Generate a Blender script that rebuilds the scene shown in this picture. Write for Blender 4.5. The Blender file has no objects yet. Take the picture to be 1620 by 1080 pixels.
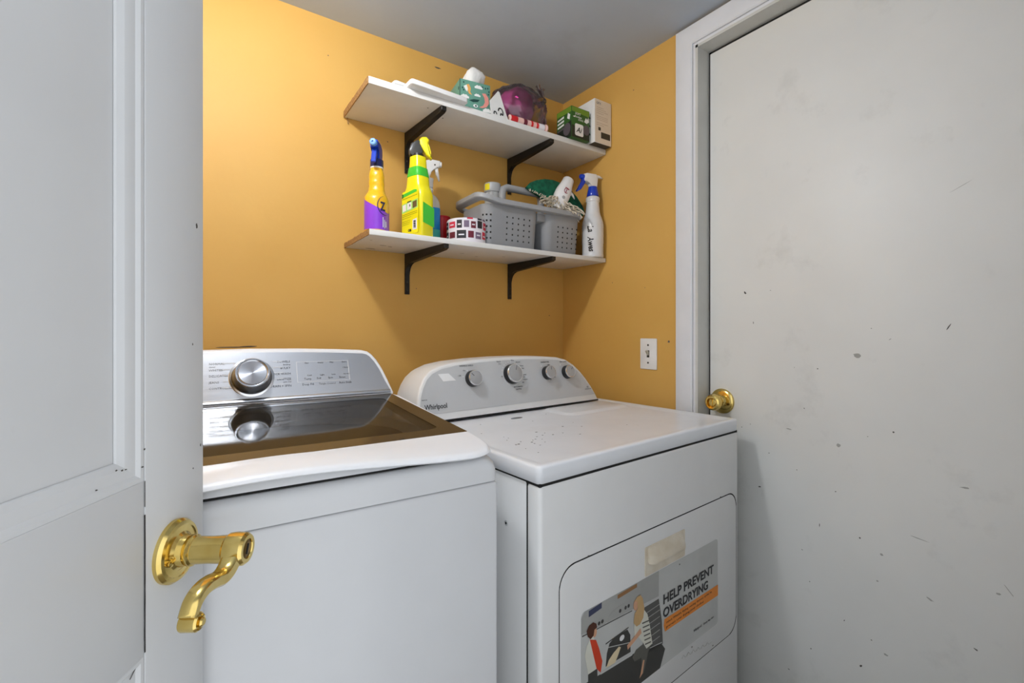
import bpy, bmesh, math, random
from mathutils import Vector, Matrix, noise
random.seed(7)
R = math.radians
sc = bpy.context.scene
COL = sc.collection

# ------------------------------------------------------------------ camera, world, lamp position, exposure
F_PX, HORIZON, YAW = 731.0, 524.0, math.atan(502 / 731.0)
CAM_H = 1.18
cam = bpy.data.cameras.new('camera')
cam.sensor_width = 36.0
cam.lens = F_PX / 1620 * 36.0
cam.shift_y = -(540 - HORIZON) / 1620
cam.clip_start = 0.02
co = bpy.data.objects.new('camera', cam); COL.objects.link(co)
co.location = (0, 0, CAM_H); co.rotation_euler = (R(90), 0, -YAW)
sc.camera = co

wd = bpy.data.worlds.new('world'); sc.world = wd; wd.use_nodes = True
wd.node_tree.nodes['Background'].inputs[0].default_value = (0.94, 0.97, 1.0, 1)
wd.node_tree.nodes['Background'].inputs[1].default_value = 1.35      # even light of the hallway behind the doorway

LAMP = Vector((0.02, 0.83, 2.045))
LAMP_STRENGTH = 255.0
LAMP_COLOUR = (0.95, 0.97, 1.0, 1)

sc.view_settings.view_transform = 'Standard'
sc.view_settings.look = 'None'
sc.view_settings.gamma = 1.0
sc.view_settings.use_curve_mapping = False
sc.view_settings.exposure = 0.04

# ------------------------------------------------------------------ room measures (metres; camera stands at x=0, y=0)
XR, YB, ZC, XL = 1.275, 1.477, 2.133, -0.45
SHELF_Y = 1.232
UP_Z0, UP_Z1 = 1.843, 1.862
LO_Z0, LO_Z1 = 1.439, 1.4545

# ------------------------------------------------------------------ materials
def lin(c):
    c = c / 255.0
    return c / 12.92 if c <= 0.04045 else ((c + 0.055) / 1.055) ** 2.4
def rgb(t): return (lin(t[0]), lin(t[1]), lin(t[2]), 1.0)

def mat(name, c, rough=0.5, metal=0.0, var=0.04, scale=14.0, bump=0.0, bscale=120.0, coat=0.0, ior=1.45,
        emit=None, c2=None, stain=None, trans=0.0, aniso=0.0, tint=None):
    m = bpy.data.materials.new(name); m.use_nodes = True
    nt = m.node_tree; N = nt.nodes; L = nt.links
    b = N['Principled BSDF']
    b.inputs['Roughness'].default_value = rough
    b.inputs['Metallic'].default_value = metal
    b.inputs['IOR'].default_value = ior
    b.inputs['Coat Weight'].default_value = coat
    b.inputs['Coat Roughness'].default_value = 0.08
    b.inputs['Anisotropic'].default_value = aniso
    tc = N.new('ShaderNodeTexCoord')
    nz = N.new('ShaderNodeTexNoise'); nz.inputs['Scale'].default_value = scale; nz.inputs['Detail'].default_value = 4
    L.new(tc.outputs['Object'], nz.inputs['Vector'])
    rp = N.new('ShaderNodeValToRGB')
    a = rgb(c); d = rgb(c2) if c2 else tuple([x * (1 - var * 2) for x in a[:3]] + [1])
    rp.color_ramp.elements[0].position = 0.35; rp.color_ramp.elements[1].position = 0.65
    rp.color_ramp.elements[0].color = d; rp.color_ramp.elements[1].color = a
    L.new(nz.outputs['Fac'], rp.inputs['Fac'])
    last = rp.outputs['Color']
    if stain:                                   # (colour, scale, threshold, amount): grime with a shape of its own
        col, ss, th, am = stain
        n2 = N.new('ShaderNodeTexNoise'); n2.inputs['Scale'].default_value = ss; n2.inputs['Detail'].default_value = 8
        n2.inputs['Roughness'].default_value = 0.65
        L.new(tc.outputs['Object'], n2.inputs['Vector'])
        r2 = N.new('ShaderNodeValToRGB')
        r2.color_ramp.elements[0].position = th; r2.color_ramp.elements[1].position = th + 0.18
        r2.color_ramp.elements[0].color = (0, 0, 0, 1); r2.color_ramp.elements[1].color = (am, am, am, 1)
        L.new(n2.outputs['Fac'], r2.inputs['Fac'])
        mx = N.new('ShaderNodeMix'); mx.data_type = 'RGBA'
        L.new(r2.outputs['Color'], mx.inputs['Factor'])
        L.new(last, mx.inputs['A']); mx.inputs['B'].default_value = rgb(col)
        last = mx.outputs['Result']
    L.new(last, b.inputs['Base Color'])
    if bump > 0:
        n3 = N.new('ShaderNodeTexNoise'); n3.inputs['Scale'].default_value = bscale; n3.inputs['Detail'].default_value = 2
        L.new(tc.outputs['Object'], n3.inputs['Vector'])
        bp = N.new('ShaderNodeBump'); bp.inputs['Strength'].default_value = bump; bp.inputs['Distance'].default_value = 0.002
        L.new(n3.outputs['Fac'], bp.inputs['Height']); L.new(bp.outputs['Normal'], b.inputs['Normal'])
    if emit:
        b.inputs['Emission Color'].default_value = emit[0]; b.inputs['Emission Strength'].default_value = emit[1]
    if trans > 0:
        tr = N.new('ShaderNodeBsdfTransparent'); mxs = N.new('ShaderNodeMixShader')
        tr.inputs[0].default_value = rgb(tint or (255, 255, 255))
        mxs.inputs[0].default_value = trans
        L.new(b.outputs[0], mxs.inputs[1]); L.new(tr.outputs[0], mxs.inputs[2])
        L.new(mxs.outputs[0], N['Material Output'].inputs['Surface'])
    return m

def brushed(name, c, rough, stretch, metal=1.0):
    m = mat(name, c, rough, metal, var=0.0)
    nt = m.node_tree; N = nt.nodes; L = nt.links; b = N['Principled BSDF']
    tc = N.new('ShaderNodeTexCoord'); mp = N.new('ShaderNodeMapping'); mp.inputs['Scale'].default_value = stretch
    nz = N.new('ShaderNodeTexNoise'); nz.inputs['Scale'].default_value = 40; nz.inputs['Detail'].default_value = 3
    bp = N.new('ShaderNodeBump'); bp.inputs['Strength'].default_value = 0.12; bp.inputs['Distance'].default_value = 0.0006
    L.new(tc.outputs['Object'], mp.inputs[0]); L.new(mp.outputs[0], nz.inputs['Vector'])
    L.new(nz.outputs['Fac'], bp.inputs['Height']); L.new(bp.outputs['Normal'], b.inputs['Normal'])
    return m

def spun(name, c, rough):                        # radially spun metal cap: anisotropy around the local Z axis
    m = mat(name, c, rough, 1.0, var=0.0, aniso=0.85)
    N = m.node_tree.nodes; L = m.node_tree.links
    t = N.new('ShaderNodeTangent'); t.direction_type = 'RADIAL'; t.axis = 'Z'
    L.new(t.outputs[0], N['Principled BSDF'].inputs['Tangent'])
    return m

M = {}
M['yellow'] = mat('yellow_wall_paint', (215, 170, 90), 0.58, var=0.03, scale=3.0, bump=0.12, bscale=90, c2=(210, 164, 83))
M['ceiling'] = mat('ceiling_paint', (187, 197, 209), 0.9, var=0.03, scale=3.0, bump=0.1, bscale=60, stain=((120, 118, 112), 2.2, 0.60, 0.25))
M['floor'] = mat('floor_vinyl', (150, 142, 130), 0.5, var=0.08, scale=8)
M['trim'] = mat('trim_white_paint', (224, 226, 230), 0.4, var=0.02, bump=0.06, bscale=70, stain=((120, 118, 112), 9.0, 0.70, 0.35))
M['jamb'] = mat('jamb_paint', (205, 205, 200), 0.45, var=0.03, stain=((110, 106, 98), 7.0, 0.62, 0.45))
M['door_grey'] = mat('door_paint_scuffed', (230, 231, 228), 0.42, var=0.02, scale=4, bump=0.05, bscale=40, stain=((165, 165, 160), 6.0, 0.58, 0.28))
M['door_white'] = mat('panel_door_paint', (220, 222, 224), 0.42, var=0.02, scale=5, bump=0.08, bscale=45, stain=((165, 165, 162), 6.0, 0.64, 0.3))
M['scuff'] = mat('scuff_dark', (78, 76, 72), 0.7)
M['scuff_light'] = mat('scuff_grey', (172, 172, 168), 0.7)
M['gap'] = mat('dark_gap', (26, 26, 25), 0.8)
M['brass'] = mat('polished_brass', (232, 208, 132), 0.17, 1.0, var=0.05, scale=30, c2=(216, 186, 104))
M['brass_dark'] = mat('dark_brass_metal', (120, 92, 40), 0.3, 1.0)  # darker brass for rosette screw and key plug
M['enamel'] = mat('white_enamel', (224, 225, 225), 0.38, var=0.01, coat=0.1, bump=0.02, bscale=60)
M['enamel_top'] = mat('white_enamel_worn', (230, 233, 238), 0.30, var=0.015, coat=0.18, stain=((200, 198, 194), 7.0, 0.62, 0.35))
M['washer_white'] = mat('washer_enamel', (214, 216, 219), 0.32, var=0.01, coat=0.2)
M['lid_white'] = mat('lid_plastic', (234, 236, 240), 0.36, var=0.01, coat=0.1)
M['glass_dark'] = mat('tinted_lid_glass', (58, 54, 48), 0.045, 0.0, var=0.03, ior=2.1)
M['glass_clear'] = mat('clear_tinted_glass', (58, 54, 48), 0.045, 0.0, var=0.03, ior=2.1, tint=(214, 208, 198), trans=0.62)
M['tub_grey'] = mat('tub_plastic', (232, 232, 228), 0.4)
M['silver'] = brushed('brushed_steel_panel', (205, 207, 212), 0.30, (0.25, 8, 8))
M['silver_dark'] = brushed('brushed_steel_knob_side', (105, 106, 108), 0.30, (6, 6, 0.3))
M['spun'] = spun('spun_steel_cap', (200, 202, 208), 0.24)
M['chrome'] = mat('chrome_ring', (225, 226, 230), 0.12, 1.0, var=0.0)
M['fascia'] = mat('grey_fascia', (196, 198, 200), 0.34, 0.05, var=0.015)
M['knob_grey'] = mat('knob_cap_grey', (176, 177, 179), 0.35, 0.2)
M['knob_black'] = mat('knob_black', (38, 39, 41), 0.4)
M['print_dark'] = mat('print_dark', (48, 49, 52), 0.6)
M['print_grey'] = mat('print_grey', (118, 120, 124), 0.6)
M['print_white'] = mat('print_white', (238, 239, 240), 0.6)
M['cream'] = mat('aged_cream_plastic', (222, 214, 198), 0.45, var=0.04, c2=(206, 194, 172), scale=20)
M['shelf'] = mat('white_melamine', (226, 226, 224), 0.40, var=0.02, stain=((150, 140, 122), 8.0, 0.68, 0.4))
M['chip'] = mat('raw_particle_board', (176, 140, 92), 0.9, c2=(136, 100, 60), scale=160, bump=0.5, bscale=200)
M['bracket'] = mat('dark_bronze_metal', (36, 33, 30), 0.45, 0.2, var=0.06)
M['plate'] = mat('switch_plate_plastic', (238, 238, 236), 0.35)
M['screw'] = mat('screw_head', (70, 66, 58), 0.4, 0.7)
M['ivory'] = mat('toggle_ivory', (196, 190, 172), 0.4)
M['bulb'] = mat('lit_bulb', (255, 250, 240), 0.5, emit=(LAMP_COLOUR, LAMP_STRENGTH))
def plain(key, c, rough=0.4, **k): M[key] = mat(key, c, rough, **k)
plain('yellow_plastic', (250, 190, 30), 0.3, coat=0.3)
plain('lemon_plastic', (246, 232, 26), 0.3, coat=0.3)
plain('lime_print', (70, 200, 60), 0.35)
plain('pale_lime', (170, 226, 120), 0.4)
plain('purple_label', (140, 62, 214), 0.3, coat=0.3)
plain('navy', (24, 32, 84), 0.35)
plain('blue_plastic', (20, 62, 190), 0.3, coat=0.3)
plain('nozzle_blue', (120, 176, 240), 0.4)
plain('black_plastic', (30, 31, 33), 0.35)
plain('smoke_plastic', (70, 70, 68), 0.25)
plain('white_plastic', (236, 236, 236), 0.35, coat=0.2)
plain('olive_line', (140, 140, 20), 0.5)
plain('brown_patch', (104, 84, 52), 0.5)
plain('blue_liquid', (20, 140, 214), 0.2, coat=0.3)
plain('teal_label', (70, 190, 186), 0.35)
M['clear_bottle'] = mat('clear_bottle', (225, 236, 240), 0.15, trans=0.55)
M['milky'] = mat('milky_plastic', (222, 223, 224), 0.3, var=0.02, coat=0.2)
plain('red_cup', (196, 22, 32), 0.35)
plain('wrap_white', (232, 228, 236), 0.5)
plain('wrap_black', (38, 36, 46), 0.5)
plain('wrap_red', (208, 42, 70), 0.5)
plain('wrap_mauve', (120, 104, 128), 0.5)
plain('wrap_maroon', (110, 34, 52), 0.5)
plain('grey_plastic', (150, 152, 155), 0.45)
plain('grey_rim', (158, 160, 163), 0.42)
M['jar'] = mat('clear_jar', (205, 208, 208), 0.15, trans=0.35)
plain('lid_silver', (176, 178, 180), 0.35)
plain('sticker_yellow', (240, 224, 40), 0.4)
M['green_pad'] = mat('green_scour_pad', (20, 104, 74), 0.95, c2=(10, 74, 54), scale=60, bump=0.8, bscale=300)
M['string'] = mat('cotton_string', (226, 218, 202), 0.9, c2=(196, 184, 162), scale=80)
plain('dark_red', (150, 36, 58), 0.5)
plain('tissue_teal', (104, 156, 138), 0.55)
plain('tissue_white', (240, 240, 238), 0.7)
plain('tissue_pink', (232, 150, 138), 0.6)
plain('tissue_orange', (236, 176, 96), 0.6)
plain('tissue_blue', (40, 120, 190), 0.5)
plain('tissue_dark', (28, 70, 66), 0.6)
def bag_film():                                   # thin smoky film: mostly see-through, glossy towards grazing angles
    m = mat('smoky_plastic_bag', (70, 66, 68), 0.3, bump=0.35, bscale=55); N = m.node_tree.nodes; L = m.node_tree.links
    tr = N.new('ShaderNodeBsdfTransparent'); tr.inputs[0].default_value = (0.80, 0.74, 0.77, 1)
    gl = N.new('ShaderNodeBsdfGlossy'); gl.inputs['Roughness'].default_value = 0.16; gl.inputs['Color'].default_value = (0.95, 0.93, 0.96, 1)
    fr = N.new('ShaderNodeFresnel'); fr.inputs['IOR'].default_value = 1.75
    bp = [n for n in N if n.type == 'BUMP'][0]; L.new(bp.outputs[0], gl.inputs['Normal']); L.new(bp.outputs[0], fr.inputs['Normal'])
    m1 = N.new('ShaderNodeMixShader'); m1.inputs[0].default_value = 0.74
    m2 = N.new('ShaderNodeMixShader')
    L.new(N['Principled BSDF'].outputs[0], m1.inputs[1]); L.new(tr.outputs[0], m1.inputs[2])
    L.new(fr.outputs[0], m2.inputs[0]); L.new(m1.outputs[0], m2.inputs[1]); L.new(gl.outputs[0], m2.inputs[2])
    L.new(m2.outputs[0], N['Material Output'].inputs['Surface'])
    return m
M['bag'] = bag_film()
M['pink'] = mat('pink_cloth', (250, 96, 190), 0.4, c2=(240, 80, 176), scale=14)
plain('card', (238, 238, 236), 0.6)
plain('candy_red', (206, 32, 40), 0.35)
plain('candy_pink', (232, 190, 182), 0.45)
plain('carton_green', (52, 96, 38), 0.45)
plain('carton_lime', (112, 146, 46), 0.45)
plain('carton_dark', (32, 40, 30), 0.5)
plain('disc_grey', (92, 84, 88), 0.5)
plain('carton_white', (236, 234, 230), 0.5)
plain('carton_bounce_cream', (226, 214, 196), 0.55)
plain('carton_line', (196, 178, 156), 0.6)
plain('carton_print_shade', (66, 60, 50), 0.6)  # dark print, and the shade painted under the white carton
plain('st_grey', (192, 194, 192), 0.5)
plain('st_mid', (164, 165, 162), 0.5)
plain('st_dark', (62, 62, 60), 0.5)
plain('st_floor', (88, 88, 86), 0.5)
plain('st_orange', (232, 140, 50), 0.5)
plain('st_red', (206, 66, 36), 0.5)
plain('st_hair', (198, 164, 116), 0.6)
plain('st_hair_dark', (78, 44, 30), 0.6)
plain('st_skin', (208, 160, 128), 0.6)
plain('st_shirt', (214, 214, 202), 0.6)
plain('st_stripe', (96, 96, 90), 0.6)
plain('st_brown', (150, 110, 70), 0.6)
plain('st_blue', (60, 66, 92), 0.6)
plain('st_towel', (220, 204, 168), 0.6)

# ------------------------------------------------------------------ mesh helpers
def obj(name, bm, m, parent=None, loc=(0, 0, 0), rot=(0, 0, 0), smooth=38):
    me = bpy.data.meshes.new(name)
    bmesh.ops.recalc_face_normals(bm, faces=bm.faces[:])
    bm.to_mesh(me); bm.free()
    me.materials.append(M[m] if isinstance(m, str) else m)
    if smooth:
        me.polygons.foreach_set('use_smooth', [True] * len(me.polygons))
        me.set_sharp_from_angle(angle=R(smooth))
    o = bpy.data.objects.new(name, me); COL.objects.link(o)
    o.parent = parent; o.location = loc; o.rotation_euler = rot
    return o
def empty(name, loc, rz=0.0, rot=None):
    o = bpy.data.objects.new(name, None); COL.objects.link(o)
    o.location = loc; o.rotation_euler = rot or (0, 0, rz); o.empty_display_size = 0.05
    return o
def tag(o, label, cat, group=None, kind=None):
    o['label'] = label; o['category'] = cat
    if group: o['group'] = group
    if kind: o['kind'] = kind
    return o
def share(o, parent, loc, rot=None, name=None):
    c = o.copy(); COL.objects.link(c); c.parent = parent; c.location = loc
    if rot is not None: c.rotation_euler = rot
    if name: c.name = name
    return c
def B(): return bmesh.new()
def bx(bm, x0, x1, y0, y1, z0, z1, bev=0.0, seg=2):
    ret = bmesh.ops.create_cube(bm, size=1.0)
    vs = ret['verts']
    for v in vs:
        v.co = Vector(((x0 + x1) / 2 + v.co.x * (x1 - x0), (y0 + y1) / 2 + v.co.y * (y1 - y0), (z0 + z1) / 2 + v.co.z * (z1 - z0)))
    if bev > 0:
        es = list({e for v in vs for e in v.link_edges})
        bmesh.ops.bevel(bm, geom=es, offset=bev, segments=seg, profile=0.5, affect='EDGES')
    return bm
def box(x0, x1, y0, y1, z0, z1, bev=0.0, seg=2): return bx(B(), x0, x1, y0, y1, z0, z1, bev, seg)
def loft(bm, loops, cap0=True, cap1=True, closed=True):
    rows = [[bm.verts.new(p) for p in lp] for lp in loops]
    n = len(rows[0])
    for a, b in zip(rows, rows[1:]):
        for i in range(n if closed else n - 1):
            j = (i + 1) % n
            try: bm.faces.new((a[i], a[j], b[j], b[i]))
            except ValueError: pass
    if cap0: bm.faces.new(rows[0][::-1])
    if cap1: bm.faces.new(rows[-1])
    return bm
def circ(cx, cy, z, rx, ry=None, n=28, ex=2.0):
    ry = rx if ry is None else ry; out = []
    for i in range(n):
        t = 2 * math.pi * i / n; c, s = math.cos(t), math.sin(t)
        out.append((cx + rx * math.copysign(abs(c) ** (2 / ex), c), cy + ry * math.copysign(abs(s) ** (2 / ex), s), z))
    return out
def lathe(prof, n=28, bm=None, cap0=True, cap1=True):
    return loft(bm or B(), [circ(0, 0, z, r, n=n) for r, z in prof], cap0, cap1)
def oval(prof, n=28, ex=2.6, bm=None):           # prof: (z, rx, ry)
    return loft(bm or B(), [circ(0, 0, z, rx, ry, n, ex) for z, rx, ry in prof])
def tube(pts, rad, n=10, bm=None, caps=True, flat=1.0):
    bm = bm or B(); pts = [Vector(p) for p in pts]
    rads = rad if isinstance(rad, (list, tuple)) else [rad] * len(pts)
    loops = []; up = None
    for i, p in enumerate(pts):
        t = (pts[min(i + 1, len(pts) - 1)] - pts[max(i - 1, 0)]).normalized()
        if up is None:
            ref = Vector((0, 0, 1)) if abs(t.z) < 0.9 else Vector((1, 0, 0))
            up = (ref - t * ref.dot(t)).normalized()
        else:
            up = (up - t * up.dot(t)).normalized()
        sd = t.cross(up)
        loops.append([p + (up * math.cos(a) + sd * math.sin(a) * flat) * rads[i] for a in [2 * math.pi * k / n for k in range(n)]])
    return loft(bm, loops, caps, caps)
def smooth_path(pts, k=4):
    P = [Vector(p) for p in pts]; P = [P[0] * 2 - P[1]] + P + [P[-1] * 2 - P[-2]]; out = []
    for i in range(1, len(P) - 2):
        for s in range(k):
            t = s / k; a, b, c, d = P[i - 1], P[i], P[i + 1], P[i + 2]
            out.append(0.5 * (2 * b + (c - a) * t + (2 * a - 5 * b + 4 * c - d) * t * t + (3 * b - a - 3 * c + d) * t ** 3))
    out.append(P[-2]); return out
def prism(pts, d0, d1, axis='y', bev=0.0, seg=2, bm=None):  # 2-D outline pushed along an axis
    bm = bm or B()
    def p3(p, d):
        if axis == 'y': return (p[0], d, p[1])
        if axis == 'x': return (d, p[0], p[1])
        return (p[0], p[1], d)
    a = [bm.verts.new(p3(p, d0)) for p in pts]; b = [bm.verts.new(p3(p, d1)) for p in pts]
    f0 = bm.faces.new(a); f1 = bm.faces.new(b[::-1])
    n = len(pts)
    for i in range(n): bm.faces.new((a[i], b[i], b[(i + 1) % n], a[(i + 1) % n]))
    if bev > 0:
        bmesh.ops.bevel(bm, geom=list(f0.edges) + list(f1.edges), offset=bev, segments=seg, profile=0.5, affect='EDGES')
    return bm
def rr(x0, x1, y0, y1, r, n=6):                  # rounded rectangle outline
    out = []
    for cx, cy, a0 in ((x1 - r, y1 - r, 0), (x0 + r, y1 - r, 90), (x0 + r, y0 + r, 180), (x1 - r, y0 + r, 270)):
        for k in range(n + 1):
            a = R(a0 + 90 * k / n); out.append((cx + r * math.cos(a), cy + r * math.sin(a)))
    return out
def dense(lp, k=20):                              # splits the long straight runs of an outline
    o = []
    for a, c in zip(lp, lp[1:] + lp[:1]):
        d = math.hypot(c[0] - a[0], c[1] - a[1]); m_ = k if d > 0.03 else 1
        for q in range(m_): o.append((a[0] + (c[0] - a[0]) * q / m_, a[1] + (c[1] - a[1]) * q / m_))
    return o
def ell(cx, cy, rx, ry, n=14, rot=0.0):
    c, s = math.cos(rot), math.sin(rot); o = []
    for i in range(n):
        t = 2 * math.pi * i / n; x, y = rx * math.cos(t), ry * math.sin(t)
        o.append((cx + x * c - y * s, cy + x * s + y * c))
    return o
def patch(bm, pts, d, axis='y', thick=0.0003):
    return prism(pts, d - thick, d, axis, bm=bm)
def text_mesh(body, size, align='LEFT', xs=1.0, shear=0.0, res=2, bold=0.0):
    cu = bpy.data.curves.new('lettering', 'FONT'); cu.body = body; cu.size = size; cu.align_x = align
    cu.shear = shear; cu.resolution_u = res; cu.extrude = 0.00015; cu.offset = bold
    t = bpy.data.objects.new('lettering', cu)
    me = bpy.data.meshes.new_from_object(t)
    bpy.data.objects.remove(t); bpy.data.curves.remove(cu)
    if xs != 1.0: me.transform(Matrix.Diagonal((xs, 1, 1, 1)))
    return me
def add_text(bm, body, size, mtx, align='LEFT', xs=1.0, shear=0.0, res=2, bold=0.0):
    me = text_mesh(body, size, align, xs, shear, res, bold); me.transform(mtx)
    bm.from_mesh(me); bpy.data.meshes.remove(me); return bm
def on_face(x, y, z, lean=0.0):                  # writing that stands on a face looking to local -Y, leaning back
    return Matrix.Translation((x, y, z)) @ Matrix.Rotation(R(90 - lean), 4, 'X')
def wrap(bm, rx, ry, phi0, z0, off=0.0006, ex=2.0):      # wraps flat (x, y) geometry round an upright oval
    r = (rx + ry) / 2
    for v in bm.verts:
        a = phi0 + v.co.x / r; k = off + max(v.co.z, 0)
        c_, s_ = math.cos(a), math.sin(a)
        v.co = Vector(((rx + k) * math.copysign(abs(c_) ** (2 / ex), c_), (ry + k) * math.copysign(abs(s_) ** (2 / ex), s_), z0 + v.co.y))
    return bm
def fine_quad(bm, x0, x1, y0, y1, n=5):
    rows = [[bm.verts.new((x0 + (x1 - x0) * i / n, y, 0)) for i in range(n + 1)] for y in (y0, y1)]
    for i in range(n): bm.faces.new((rows[0][i], rows[0][i + 1], rows[1][i + 1], rows[1][i]))
    return bm

# ================================================================== THE ROOM
wb = obj('wall_back', box(XL - 0.1, XR + 0.2, YB, YB + 0.1, 0, ZC), 'yellow', smooth=0)
tag(wb, 'yellow painted back wall carrying both white shelves', 'wall', kind='structure')
D_Y1, D_Y0, D_Z1 = 0.845, 0.065, 2.052           # opening of the right-hand door
b = B(); bx(b, XR, XR + 0.12, D_Y1, YB, 0, ZC); bx(b, XR, XR + 0.12, -0.1, D_Y0, 0, ZC); bx(b, XR, XR + 0.12, D_Y0, D_Y1, D_Z1, ZC)
bx(b, XR + 0.12, XR + 0.16, -0.1, YB, 0, ZC)  # unseen backing added to stop world light leaking in round the door
wr = obj('wall_right', b, 'yellow', smooth=0)
tag(wr, 'yellow painted side wall between shelf corner and grey door', 'wall', kind='structure')
wl = obj('wall_left', box(XL - 0.1, XL, -0.1, YB, 0, ZC), 'yellow', smooth=0)
tag(wl, 'yellow painted wall hidden beyond the open white door', 'wall', kind='structure')
b = B(); bx(b, XL, -0.43, -0.1, 0.0, 0, ZC); bx(b, 0.47, XR, -0.1, 0.0, 0, ZC); bx(b, -0.43, 0.47, -0.1, 0.0, 2.07, ZC)
wf = obj('wall_front', b, 'trim', smooth=0)
tag(wf, 'wall with the open doorway behind the viewer', 'wall', kind='structure')
fl = obj('floor', box(XL - 0.1, XR + 0.16, -0.1, YB + 0.1, -0.05, 0), 'floor', smooth=0)
tag(fl, 'floor under the washer and dryer', 'floor', kind='structure')
ce = obj('ceiling', box(XL - 0.1, XR + 0.16, -0.1, YB + 0.1, ZC, ZC + 0.05), 'ceiling', smooth=0)
tag(ce, 'low flat grey-white ceiling', 'ceiling', kind='structure')
# scuffs and chips on the yellow walls
def blot(bm, cx, cy, w, h, d, axis, seed, n=9):
    rnd = random.Random(seed)
    return patch(bm, [(cx + w * math.cos(2 * math.pi * i / n) * rnd.uniform(0.5, 1.1), cy + h * math.sin(2 * math.pi * i / n) * rnd.uniform(0.5, 1.1)) for i in range(n)], d, axis)
for i, (y, z, w, h) in enumerate([(0.953, 1.147, 0.004, 0.005), (1.20, 1.36, 0.002, 0.002), (1.05, 1.33, 0.0015, 0.0015), (1.10, 2.03, 0.003, 0.002)]):
    obj('chip_mark', blot(B(), y, z, w, h, XR, 'x', i), 'scuff', wr, smooth=0)
for i, (x, z, w, h) in enumerate([(0.085, 1.1365, 0.05, 0.0016), (0.125, 1.1375, 0.03, 0.0022), (0.70, 2.10, 0.012, 0.003), (0.52, 1.80, 0.003, 0.002), (1.20, 1.245, 0.003, 0.002), (0.62, 1.325, 0.002, 0.002), (0.335, 2.02, 0.002, 0.002), (0.85, 2.112, 0.008, 0.003)]):
    obj('chip_mark', blot(B(), x, z, w, h, YB, 'y', 20 + i), 'scuff', wb, smooth=0)

# ---- casing and jamb round the grey door
tr = empty('trim_1', (XR, D_Y1, 0))
tag(tr, 'white painted casing and jamb round the scuffed grey door', 'door frame', kind='structure')
def casing(prof):                                 # prof: (outward distance from opening, proud of wall)
    bm = B(); top = D_Z1; loops = []
    for (s, p) in prof:
        loops.append([Vector((-p, s, 0.0)), Vector((-p, s, top + s)), Vector((-p, D_Y0 - D_Y1 - s, top + s)), Vector((-p, D_Y0 - D_Y1 - s, 0.0))])
    rows = [[bm.verts.new(v) for v in l] for l in loops]
    for a, c in zip(rows, rows[1:]):
        for i in range(3): bm.faces.new((a[i], a[i + 1], c[i + 1], c[i]))
    return bm
obj('casing', casing([(0.0, -0.01), (0.0, 0.008), (0.0008, 0.0095), (0.0115, 0.0095), (0.0125, 0.006), (0.014, 0.006), (0.0145, 0.011), (0.019, 0.0145), (0.030, 0.016), (0.040, 0.0165), (0.066, 0.016), (0.0715, 0.014), (0.0725, 0.0)]), 'trim', tr, smooth=20)
b = B(); bx(b, -0.010, 0.105, -0.004, 0.004, 0, D_Z1 + 0.004); bx(b, -0.010, 0.105, D_Y0 - D_Y1, 0.004, D_Z1 - 0.004, D_Z1 + 0.004); bx(b, -0.010, 0.105, D_Y0 - D_Y1 - 0.004, D_Y0 - D_Y1 + 0.004, 0, D_Z1)
obj('jamb', b, 'jamb', tr, smooth=0)
b = B(); bx(b, 0.050, 0.10, -0.012, -0.004, 0, D_Z1 - 0.004); bx(b, 0.050, 0.10, D_Y0 - D_Y1, -0.004, D_Z1 - 0.013, D_Z1 - 0.004)
obj('door_gap_shade', b, 'gap', tr, smooth=0)  # dark strips painted in for the shade inside the door gap

# ---- flat grey door in the right wall
DX = XR + 0.045
d1 = empty('door_1', (DX, 0, 0))
tag(d1, 'large flat off-white door with scuffs and a round brass knob', 'door', kind='structure')
obj('slab', box(0, 0.036, 0.07, 0.835, 0.012, 2.040, 0.0015), 'door_grey', d1)
marks = [(0.724, 1.292, .010, .004, -50), (0.652, 1.294, .003, .001, 0), (0.42, 1.187, .0022, .0018, 0), (0.384, 1.162, .004, .0012, 40), (0.534, 1.084, .003, .0024, 0),
 (0.283, 1.191, .013, .0018, 62), (0.566, 0.978, .003, .002, -40), (0.734, 0.9, .0022, .0022, 0), (0.709, 0.913, .002, .002, 0), (0.378, 0.949, .0036, .003, 0),
 (0.427, 0.93, .002, .0015, 0), (0.656, 0.841, .0024, .002, 0), (0.584, 0.812, .002, .002, 0), (0.494, 0.78, .003, .002, 0), (0.59, 1.084, .0015, .0015, 0), (0.682, 0.74, .006, .003, 0),
 (0.53, 0.684, .008, .0013, 88), (0.571, 0.605, .004, .0016, -30), (0.443, 0.683, .003, .004, 0), (0.553, 0.529, .002, .002, 0), (0.475, 0.468, .004, .0015, 70), (0.42, 0.45, .0026, .0022, 0),
 (0.55, 0.356, .0024, .0024, 0), (0.441, 0.376, .006, .005, 40), (0.604, 0.27, .004, .002, 0), (0.242, 0.528, .006, .0025, -20), (0.70, 1.205, .0015, .006, 0)]
for i, (y, z, w, h, a) in enumerate(marks):
    bm = B(); blot(bm, 0, 0, w * 0.72, h * 0.68, 0, 'x', 100 + i)
    obj('scuff_mark', bm, 'scuff', d1, (-0.0001, y, z), (R(-a), 0, 0), smooth=0)
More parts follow.
